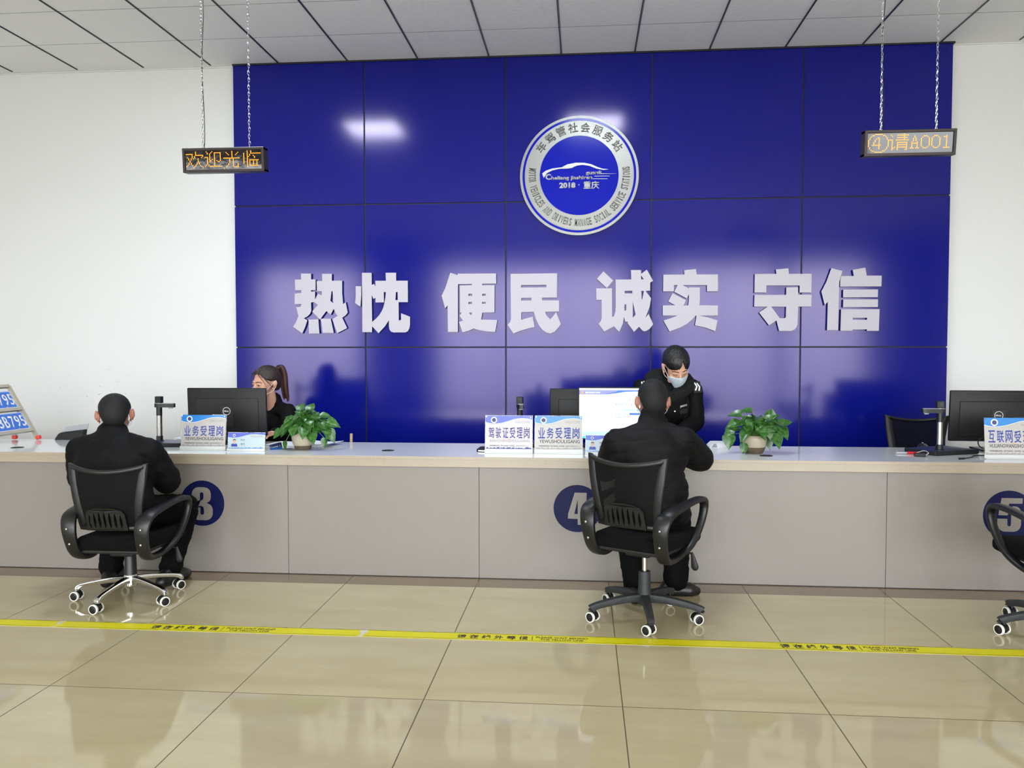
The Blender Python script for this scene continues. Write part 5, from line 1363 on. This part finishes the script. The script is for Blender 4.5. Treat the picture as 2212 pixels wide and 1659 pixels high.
def face_mask(Hm, person, m_, strap='white_cloth'):
    bm = bmesh.new(); nu, nv = 28, 12; g_ = []
    for j in range(nv + 1):
        row = []
        for i in range(nu + 1):
            u_ = -1 + 2 * i / nu; v_ = j / nv; az = u_ * R(70)
            zt = -0.014 - 0.022 * abs(u_) ** 1.6; zb = -0.122 + 0.052 * abs(u_) ** 2
            z_ = zt + (zb - zt) * v_
            bump = 0.016 * math.exp(-(u_ / 0.30) ** 2) * math.exp(-((v_ - 0.22) / 0.35) ** 2)
            pleat = 0.0012 * math.sin(v_ * 18)
            rec = 0.030 * max(0, v_ - 0.55) ** 1.5
            row.append(bm.verts.new(Hm @ Vector(((0.0735 - 0.020 * v_ * v_) * math.sin(az), -0.016 - (0.092 + pleat) * math.cos(az) - bump + rec, z_))))
        g_.append(row)
    for j in range(nv):
        for i in range(nu): bm.faces.new((g_[j][i], g_[j + 1][i], g_[j + 1][i + 1], g_[j][i + 1]))
    r_ = bmesh.ops.solidify(bm, geom=bm.faces[:], thickness=0.0018)
    bmesh.ops.recalc_face_normals(bm, faces=bm.faces[:])
    mk = obj('face_mask', bm, m_, person, world=True, smooth=60)
    for s_ in (-1, 1):
        bm = bmesh.new()
        pts = [(s_ * 0.066, -0.046, -0.038), (s_ * 0.078, -0.014, -0.012), (s_ * 0.088, 0.016, 0.016), (s_ * 0.090, 0.030, 0.0), (s_ * 0.084, 0.016, -0.034), (s_ * 0.076, -0.010, -0.058), (s_ * 0.055, -0.046, -0.072)]
        tube(bm, [Hm @ Vector(p_) for p_ in smooth_path(pts, 5)], 0.0016, 6); obj('ear_loop', bm, strap, mk, world=True)
    return mk

def clamp_floor(me, z=0.002):
    for v in me.vertices:
        if v.co.z < z: v.co.z = z
    return me

def shoe(person, heel, toe, m_='shoe'):
    h_, t_ = Vector(heel), Vector(toe); d = (t_ - h_); 
    bm = bmesh.new()
    chain(bm, [h_ + Vector((0, 0, 0.038)), h_ + d * 0.45 + Vector((0, 0, 0.036)), h_ + d * 0.8 + Vector((0, 0, 0.030)), t_ + Vector((0, 0, 0.024))], [0.038, 0.042, 0.046, 0.030])
    capsule(bm, h_ + d * 0.05 + Vector((0, 0, 0.06)), h_ + d * 0.2 + Vector((0, 0, 0.075)), 0.036, 0.038)
    obj('shoe', clamp_floor(fuse(bm, 0.006, 5)), m_, person, world=True)

def surf(me):
    return BVHTree.FromPolygons([v.co.copy() for v in me.vertices], [tuple(p_.vertices) for p_ in me.polygons])
def on_surface(bvh, x, z, lift=0.003, roll=0.0):
    """matrix lying on the surface met when looking along +y at (x, z)"""
    hit = bvh.ray_cast(Vector((x, 0, z)), Vector((0, 1, 0)))
    p_, n_ = hit[0], hit[1]
    if p_ is None: return None
    if n_.y > 0: n_ = -n_
    r_ = Vector((0, 0, 1)).cross(n_).normalized(); u_ = n_.cross(r_)
    return Matrix(((r_.x, u_.x, n_.x, p_.x + n_.x * lift), (r_.y, u_.y, n_.y, p_.y + n_.y * lift), (r_.z, u_.z, n_.z, p_.z + n_.z * lift), (0, 0, 0, 1))) @ RZ(roll)

def seated_body(person, skin, Hm, neck, chest, hip, arms, hands, legs, female=False, head_only=False):
    """one body mesh: torso and limbs, with finer head and hands"""
    bm = bmesh.new()
    ell(bm, chest, (0.13, 0.07, 0.12)); ell(bm, hip, (0.12, 0.09, 0.055)); capsule(bm, chest, hip, 0.075, 0.05); capsule(bm, chest, neck, 0.06, 0.05)
    for a in arms: chain(bm, a, [0.040, 0.036, 0.028])
    for l_ in legs: chain(bm, l_, [0.050, 0.045, 0.036])
    low_ = fuse(bm, 0.011, 4)
    bm = bmesh.new(); head_shape(bm, Hm, female)
    nb = Hm @ Vector((0, 0.022, -0.05)); capsule(bm, nb, neck, 0.050 if not female else 0.043, 0.056 if not female else 0.048)
    hd = fuse(bm, 0.0034, 3)
    parts = [low_, hd]
    for h_ in hands:
        bm = bmesh.new(); hand_shape(bm, *h_); parts.append(fuse(bm, 0.0030, 3))
    return obj('body', join(parts), skin, person, world=True)

def eyes(person, Hm, open_=True):
    for s_ in (-1, 1):
        if open_:
            bm = bmesh.new(); bmesh.ops.create_uvsphere(bm, u_segments=20, v_segments=14, radius=0.0122, matrix=Hm @ T(s_ * 0.0315, -0.0775, -0.0035) @ RZ(s_ * 9) @ RX(90)); 
            ey = obj('eye', bm, 'eye_white', person, world=True, smooth=180)
            bm = bmesh.new(); bmesh.ops.create_uvsphere(bm, u_segments=18, v_segments=10, radius=1, matrix=Hm @ T(s_ * 0.0305, -0.0880, -0.0035) @ S(0.0074, 0.0026, 0.0074)); obj('iris', bm, 'eye_dark', ey, world=True, smooth=180)
        bm = bmesh.new()
        z0 = 0.0002 if open_ else -0.006
        pts = [(s_ * 0.0175, -0.0925, z0 - 0.003), (s_ * 0.025, -0.0945, z0 + 0.0012), (s_ * 0.034, -0.0915, z0 + 0.0015), (s_ * 0.0455, -0.0840, z0 - 0.002)]
        if not open_: pts = [(x, y, z0 - 0.003 * math.sin(PI * i / 3)) for i, (x, y, z) in enumerate(pts)]
        tube(bm, [Hm @ Vector(p_) for p_ in smooth_path(pts, 4)], 0.0017, 6); obj('eyelash', bm, 'eye_dark', person, world=True)
        bm = bmesh.new()
        pts = [(s_ * 0.013, -0.0985, 0.0185), (s_ * 0.027, -0.0955, 0.0225), (s_ * 0.040, -0.0875, 0.0225), (s_ * 0.051, -0.0770, 0.0175)]
        tube(bm, [Hm @ Vector(p_) for p_ in smooth_path(pts, 4)], [(0.0018, 0.0028)] * 13, 6); obj('eyebrow', bm, 'brow', person, world=True)

men_low = lerp_table([(0, 34), (45, 30), (62, 8), (76, -14), (84, -10), (98, -4), (112, -34), (135, -58), (180, -66)])

# ---------------------------------------------------------------- seated man at number 3
p = thing('person', 'seated man in a plain black jacket with his back to us at number 3', 'person', (-2.64, 4.52, 0))
Hm = T(-2.795, 4.665, 1.035) @ RZ(206) @ RX(12) @ RY(2) @ S(1.09, 1.06, 1.0)
armL = [(-2.955, 4.56, 0.835), (-3.005, 4.66, 0.645), (-2.885, 4.885, 0.815)]
armR = [(-2.515, 4.545, 0.830), (-2.475, 4.66, 0.645), (-2.765, 4.885, 0.815)]
legs1 = [[(-2.52, 4.44, 0.50), (-2.435, 4.80, 0.455), (-2.50, 4.735, 0.10)], [(-2.72, 4.44, 0.50), (-2.86, 4.80, 0.455), (-2.855, 4.69, 0.10)]]
seated_body(p, 'skin_man', Hm, (-2.765, 4.605, 0.89), (-2.73, 4.535, 0.76), (-2.62, 4.42, 0.52), [armL, armR],
            [((-2.88, 4.94, 0.826), (0.15, 1, -0.03), (0, 0, -1), -1, 0.28), ((-2.785, 4.94, 0.826), (-0.1, 1, -0.03), (0, 0, -1), 1, 0.28)], legs1)
obj('hair', hair_cap(Hm, men_low, 1.075, 0.0012), 'hair_black', p, world=True)
face_mask(Hm, p, 'mask_white')
bm = bmesh.new()
ell(bm, (-2.735, 4.535, 0.755), (0.235, 0.135, 0.175)); ell(bm, (-2.70, 4.49, 0.64), (0.225, 0.14, 0.16)); ell(bm, (-2.665, 4.455, 0.56), (0.215, 0.145, 0.155))
capsule(bm, (-2.945, 4.555, 0.838), (-2.515, 4.540, 0.832), 0.078, 0.078)
for s_ in ((-2.94, 4.56, 0.845), (-2.52, 4.55, 0.84)): capsule(bm, (-2.755, 4.580, 0.885), s_, 0.075, 0.072)
capsule(bm, (-2.765, 4.590, 0.86), (-2.782, 4.612, 0.915), 0.104, 0.098)
chain(bm, armL, [0.078, 0.084, 0.060]); chain(bm, armR, [0.078, 0.084, 0.060])
obj('jacket', fuse(bm, 0.0085, 30, folds(12, 0.006, 3)), 'jacket', p, world=True)
bm = bmesh.new(); ell(bm, (-2.62, 4.42, 0.515), (0.19, 0.155, 0.075)); 
for l_ in legs1: chain(bm, l_, [0.098, 0.082, 0.066])
obj('trousers', fuse(bm, 0.009, 6, folds(13, 0.008, 7)), 'trousers', p, world=True)
shoe(p, (-2.505, 4.64, 0), (-2.475, 4.89, 0)); shoe(p, (-2.835, 4.61, 0), (-2.875, 4.86, 0))

# ---------------------------------------------------------------- seated man at number 4
p = thing('person', 'seated man in a padded charcoal jacket with his back to us at number 4', 'person', (0.36, 4.45, 0))
Hm = T(0.392, 4.690, 1.128) @ RZ(183) @ RX(10) @ RY(-1) @ S(1.02, 1.02, 1.02)
armL = [(0.185, 4.555, 0.915), (0.135, 4.72, 0.735), (0.26, 4.955, 0.832)]
armR = [(0.555, 4.555, 0.930), (0.672, 4.735, 0.800), (0.49, 4.985, 0.832)]
legs2 = [[(0.26, 4.40, 0.53), (0.255, 4.80, 0.50), (0.300, 4.63, 0.10)], [(0.46, 4.40, 0.53), (0.55, 4.79, 0.48), (0.535, 4.735, 0.10)]]
seated_body(p, 'skin_man', Hm, (0.375, 4.60, 0.96), (0.37, 4.55, 0.84), (0.36, 4.38, 0.55), [armL, armR],
            [((0.275, 5.005, 0.826), (0.35, 1, -0.05), (0, 0, -1), -1, 0.28), ((0.465, 5.03, 0.826), (-0.3, 1, -0.05), (0, 0, -1), 1, 0.28)], legs2)
obj('hair', hair_cap(Hm, men_low, 1.07, 0.0012), 'hair_black', p, world=True)
face_mask(Hm, p, 'mask_white')
bm = bmesh.new()
ell(bm, (0.365, 4.545, 0.835), (0.215, 0.130, 0.165)); ell(bm, (0.37, 4.475, 0.66), (0.205, 0.145, 0.19)); ell(bm, (0.375, 4.42, 0.55), (0.205, 0.165, 0.10))
capsule(bm, (0.190, 4.555, 0.905), (0.545, 4.555, 0.915), 0.074, 0.074)
for s_ in ((0.20, 4.56, 0.918), (0.54, 4.56, 0.926)): capsule(bm, (0.383, 4.60, 0.968), s_, 0.070, 0.066)
capsule(bm, (0.385, 4.605, 0.95), (0.390, 4.645, 1.042), 0.094, 0.076)
chain(bm, armL, [0.076, 0.076, 0.056]); chain(bm, armR, [0.074, 0.076, 0.060])
def padded(co, n_):
    f = folds(9, 0.006, 2)(co, n_)
    if abs(co.x - 0.37) < 0.26 and co.y < 4.72:           # wide horizontal quilting seams
        z_ = co.z + 0.25 * (co.x - 0.37) ** 2 * 4 * 0.5
        ph = (z_ - 0.50) / 0.062; s_ = abs(math.sin(PI * ph))
        f += 0.0075 * (s_ ** 0.45) - 0.006
    return f
obj('jacket', fuse(bm, 0.0075, 20, padded), 'jacket_b', p, world=True)
bm = bmesh.new(); ell(bm, (0.36, 4.385, 0.55), (0.185, 0.15, 0.075))
for l_ in legs2: chain(bm, l_, [0.096, 0.080, 0.070])
obj('trousers', fuse(bm, 0.009, 6, folds(13, 0.008, 4)), 'trousers', p, world=True)
shoe(p, (0.295, 4.56, 0), (0.275, 4.82, 0)); shoe(p, (0.475, 4.735, 0), (0.655, 4.775, 0))

# ---------------------------------------------------------------- standing officer behind the counter
p = thing('person', 'standing woman in black uniform coat and blue mask leaning over the counter at number 4', 'person', (0.64, 6.25, 0))
Hm = T(0.672, 6.005, 1.310) @ RZ(13) @ RX(33) @ RY(-7) @ S(1.10, 1.10, 1.10)
armL = [(0.800, 6.07, 1.145), (0.820, 6.03, 0.905), (0.66, 5.80, 0.828)]
armR = [(0.430, 6.07, 1.145), (0.405, 6.00, 0.910), (0.50, 5.76, 0.828)]
legs3 = [[(0.73, 6.30, 0.92), (0.74, 6.30, 0.50), (0.74, 6.32, 0.09)], [(0.55, 6.30, 0.92), (0.54, 6.28, 0.50), (0.54, 6.32, 0.09)]]
seated_body(p, 'skin', Hm, (0.63, 6.085, 1.14), (0.62, 6.10, 1.03), (0.64, 6.26, 0.92), [armL, armR],
            [((0.63, 5.765, 0.826), (-0.45, -1, -0.05), (0, 0, -1), -1, 0.28), ((0.52, 5.72, 0.826), (0.1, -1, -0.05), (0, 0, -1), 1, 0.28)], legs3, True)
eyes(p, Hm, False)
def table(tab):
    def f(az):
        for (a0, v0), (a1, v1) in zip(tab, tab[1:]):
            if a0 <= az <= a1:
                t = (az - a0) / (a1 - a0); t = t * t * (3 - 2 * t); return v0 + (v1 - v0) * t
        return tab[-1][1]
    return f
bangs = table([(-180, -58), (-120, -52), (-100, -30), (-88, -12), (-76, -2), (-60, -10), (-45, -14), (-30, -14), (-18, -11), (-6, -5), (3, 2), (9, 18), (14, 28), (19, 18), (26, -12), (38, -24), (50, -38), (62, -50), (78, -56), (100, -58), (120, -58), (180, -58)])
low3 = lambda az: bangs(az) + (3.0 * math.sin(az * 0.9) * math.sin(az * 0.33 + 1) + 2.0 * math.sin(az * 1.7) if abs(az) < 52 else 0)
hr = obj('hair', hair_cap(Hm, low3, 1.15, 0.0015, 12, 160, 30, 1.06), 'hair_long', p, world=True)
bm = bmesh.new(); ell(bm, Hm @ Vector((0, 0.128, -0.02)), (0.05, 0.045, 0.055))
obj('hair_bun', fuse(bm, 0.006, 2), 'hair_long', hr, world=True)
face_mask(Hm, p, 'mask')
bm = bmesh.new()
ell(bm, (0.617, 6.10, 1.02), (0.205, 0.130, 0.20)); ell(bm, (0.635, 6.20, 0.86), (0.20, 0.145, 0.20))
capsule(bm, (0.445, 6.07, 1.135), (0.790, 6.07, 1.140), 0.066, 0.066)
for s_ in ((0.45, 6.07, 1.15), (0.79, 6.07, 1.155)): capsule(bm, (0.62, 6.10, 1.20), s_, 0.060, 0.056)
chain(bm, armL, [0.070, 0.064, 0.052]); chain(bm, armR, [0.070, 0.064, 0.052])
cm = fuse(bm, 0.008, 6, folds(10, 0.006, 9))
bv = surf(cm)
coat = obj('coat', cm, 'jacket', p, world=True)
bm = bmesh.new()
ring = smooth_path([(0.62, 6.17, 1.24, 0.050), (0.50, 6.11, 1.235, 0.060), (0.490, 6.01, 1.185, 0.060), (0.55, 5.955, 1.110, 0.056), (0.62, 5.945, 1.065, 0.045), (0.70, 5.95, 1.100, 0.056), (0.765, 6.00, 1.165, 0.060), (0.755, 6.10, 1.225, 0.058)], 4, closed=True)
for q in ring:
    for sc_, up_, rr_ in ((1.0, 0.0, 0.62), (0.82, 0.012, 0.66), (0.62, 0.018, 0.60)):
        ell(bm, (0.625 + (q[0] - 0.625) * sc_, 6.055 + (q[1] - 6.055) * sc_, q[2] + up_), (q[3] * rr_,) * 3, None, 12, 8)
obj('fur_collar', fuse(bm, 0.007, 2, lambda co, n_: 0.006 * noise.noise(co * 60)), 'fur', coat, world=True)
def sew(name, me, x, z, m_, roll=0, lift=0.003):
    mm = on_surface(bv, x, z, lift, roll)
    if mm is not None: obj(name, me, m_, coat, mm, world=True)
bar_ = lambda w_, h_: plate([[(-w_ / 2, -h_ / 2), (w_ / 2, -h_ / 2), (w_ / 2, h_ / 2), (-w_ / 2, h_ / 2)]], 0.0015)
sew('shoulder_bar', bar_(0.010, 0.034), 0.428, 1.178, 'white_cloth', 8, 0.006); sew('shoulder_bar', bar_(0.010, 0.034), 0.444, 1.182, 'white_cloth', 8, 0.006)
star = [(0.012 * (1 if k_ % 2 == 0 else 0.42) * math.sin(PI * k_ / 5), 0.012 * (1 if k_ % 2 == 0 else 0.42) * math.cos(PI * k_ / 5)) for k_ in range(10)]
sew('shoulder_star', plate([star], 0.0015), 0.472, 1.192, 'white_cloth', 10, 0.006)
chev = lambda: plate([[(-0.012, 0.030), (-0.003, 0.030), (0.012, 0.0), (-0.003, -0.030), (-0.014, -0.028), (0.001, 0.0)]], 0.0015)
sew('shoulder_chevron', chev(), 0.812, 1.160, 'white_cloth', 6, 0.010); sew('shoulder_chevron', chev(), 0.828, 1.156, 'white_cloth', 6, 0.012)
sew('shoulder_board', bar_(0.060, 0.085), 0.820, 1.158, 'matte_black', 6, 0.004)
sew('chest_number', words('JB031', w=0.056, h=0.019, depth=0.001, bold=0.02), 0.722, 1.022, 'white_cloth', 14)
for x, z in ((0.655, 1.065), (0.660, 0.985)): sew('button', disc(0.006, 0.003, 16), x, z, 'steel')
sew('pocket_button', disc(0.005, 0.002, 14), 0.715, 0.968, 'steel'); sew('pocket_flap', bar_(0.085, 0.035), 0.735, 0.985, 'matte_black', 12, 0.001)
bm = bmesh.new(); ell(bm, (0.64, 6.26, 0.90), (0.175, 0.135, 0.11))
for l_ in legs3: chain(bm, l_, [0.095, 0.075, 0.066])
obj('trousers', fuse(bm, 0.010, 6, folds(12, 0.006, 1)), 'trousers', p, world=True)
shoe(p, (0.74, 6.38, 0), (0.75, 6.16, 0)); shoe(p, (0.54, 6.38, 0), (0.53, 6.16, 0))

# ---------------------------------------------------------------- woman seated behind the left monitor
p = thing('person', 'seated woman with a brown ponytail looking over the left monitor', 'person', (-2.36, 6.25, 0))
Hm = T(-2.434, 6.10, 1.176) @ RZ(-31) @ RX(8) @ RY(3) @ S(1.04, 1.04, 1.04)
armL = [(-2.265, 6.12, 0.955), (-2.205, 5.97, 0.78), (-2.235, 5.76, 0.826)]
armR = [(-2.545, 6.22, 0.945), (-2.60, 6.05, 0.79), (-2.50, 5.90, 0.83)]
legs4 = [[(-2.28, 6.26, 0.52), (-2.30, 5.98, 0.50), (-2.30, 6.08, 0.09)], [(-2.46, 6.30, 0.52), (-2.52, 6.02, 0.50), (-2.50, 6.12, 0.09)]]
seated_body(p, 'skin', Hm, (-2.415, 6.165, 0.975), (-2.395, 6.20, 0.86), (-2.36, 6.30, 0.55), [armL, armR],
            [((-2.240, 5.70, 0.826), (-0.1, -1, -0.05), (0, 0, -1), -1, 0.28), ((-2.48, 5.86, 0.83), (0.1, -1, -0.05), (0, 0, -1), 1, 0.45)], legs4, True)
eyes(p, Hm, True)
low4 = table([(-180, -52), (-130, -48), (-102, -24), (-85, -14), (-62, -8), (-42, 8), (-22, 22), (0, 27), (20, 24), (38, 8), (56, -6), (74, -14), (92, -16), (102, -24), (130, -48), (180, -52)])
hr = obj('hair', hair_cap(Hm, low4, 1.10, 0.004, 26), 'hair_dark_brown', p, world=True)
bm = bmesh.new()
tie = Vector((0.0, 0.118, 0.088))
rnd = random.Random(12)
for k_ in range(9):                                   # ponytail strands
    o_ = Vector((rnd.uniform(-0.016, 0.016), rnd.uniform(-0.010, 0.016), 0))
    pts = [tie + o_ * 0.3, tie + Vector((0.0, 0.034, 0.010)) + o_, tie + Vector((0.004, 0.052, -0.060)) + o_ * 1.3, tie + Vector((0.006, 0.050, -0.150)) + o_ * 1.5, tie + Vector((0.010, 0.056, -0.235 - rnd.uniform(0, 0.03))) + o_ * 1.6]
    q = smooth_path([tuple(v) for v in pts], 4)
    tube(bm, [Hm @ Vector(v) for v in q], [max(0.003, 0.017 * math.sin(PI * (0.18 + 0.76 * i / len(q)))) for i in range(len(q))], 8)
obj('ponytail', fuse(bm, 0.0045, 2), 'hair_brown', hr, world=True)
bm = bmesh.new(); tube(bm, [Hm @ (tie + Vector((0.021 * math.cos(a), 0.008, 0.021 * math.sin(a)))) for a in [2 * PI * i / 14 for i in range(14)]], 0.006, 8, closed=True, up=(0, 1, 0.2)); obj('hair_tie', bm, 'matte_black', hr, world=True)
bm = bmesh.new()                                      # loose strands framing the forehead
for pts in ([(0.010, -0.080, 0.098), (0.045, -0.082, 0.060), (0.066, -0.066, 0.018), (0.074, -0.046, -0.030)], [(0.014, -0.074, 0.104), (0.055, -0.066, 0.066), (0.076, -0.040, 0.020), (0.082, -0.012, 0.004)],
            [(0.004, -0.080, 0.100), (-0.034, -0.086, 0.080), (-0.060, -0.078, 0.045), (-0.080, -0.070, -0.005)], [(0.0, -0.074, 0.106), (-0.045, -0.070, 0.080), (-0.072, -0.054, 0.045), (-0.084, -0.050, 0.0)],
            [(0.012, -0.078, 0.100), (0.060, -0.060, 0.050), (0.082, -0.030, 0.0), (0.088, 0.006, -0.03)]):
    q = smooth_path(pts, 4); tube(bm, [Hm @ Vector(v) for v in q], [max(0.0012, 0.0045 * (1 - i / len(q))) for i in range(len(q))], 6)
obj('loose_strand', bm, 'hair_dark_brown', hr, world=True)
face_mask(Hm, p, 'mask')
bm = bmesh.new()
ell(bm, (-2.395, 6.20, 0.84), (0.185, 0.115, 0.18)); ell(bm, (-2.37, 6.27, 0.63), (0.175, 0.13, 0.17))
capsule(bm, (-2.535, 6.22, 0.945), (-2.28, 6.135, 0.952), 0.062, 0.062)
for s_ in ((-2.53, 6.21, 0.955), (-2.285, 6.14, 0.962)): capsule(bm, (-2.405, 6.185, 1.005), s_, 0.048, 0.052)
capsule(bm, (-2.405, 6.195, 0.99), (-2.405, 6.195, 1.045), 0.066, 0.058)
chain(bm, armL, [0.062, 0.056, 0.042]); chain(bm, armR, [0.062, 0.056, 0.042])
obj('jacket', fuse(bm, 0.008, 6, folds(11, 0.006, 5)), 'jacket', p, world=True)
bm = bmesh.new(); ell(bm, (-2.36, 6.30, 0.54), (0.17, 0.14, 0.09))
for l_ in legs4: chain(bm, l_, [0.088, 0.070, 0.058])
obj('trousers', fuse(bm, 0.010, 6), 'trousers', p, world=True)
shoe(p, (-2.30, 6.13, 0), (-2.29, 5.91, 0)); shoe(p, (-2.50, 6.17, 0), (-2.51, 5.95, 0))
bpy.context.view_layer.update()
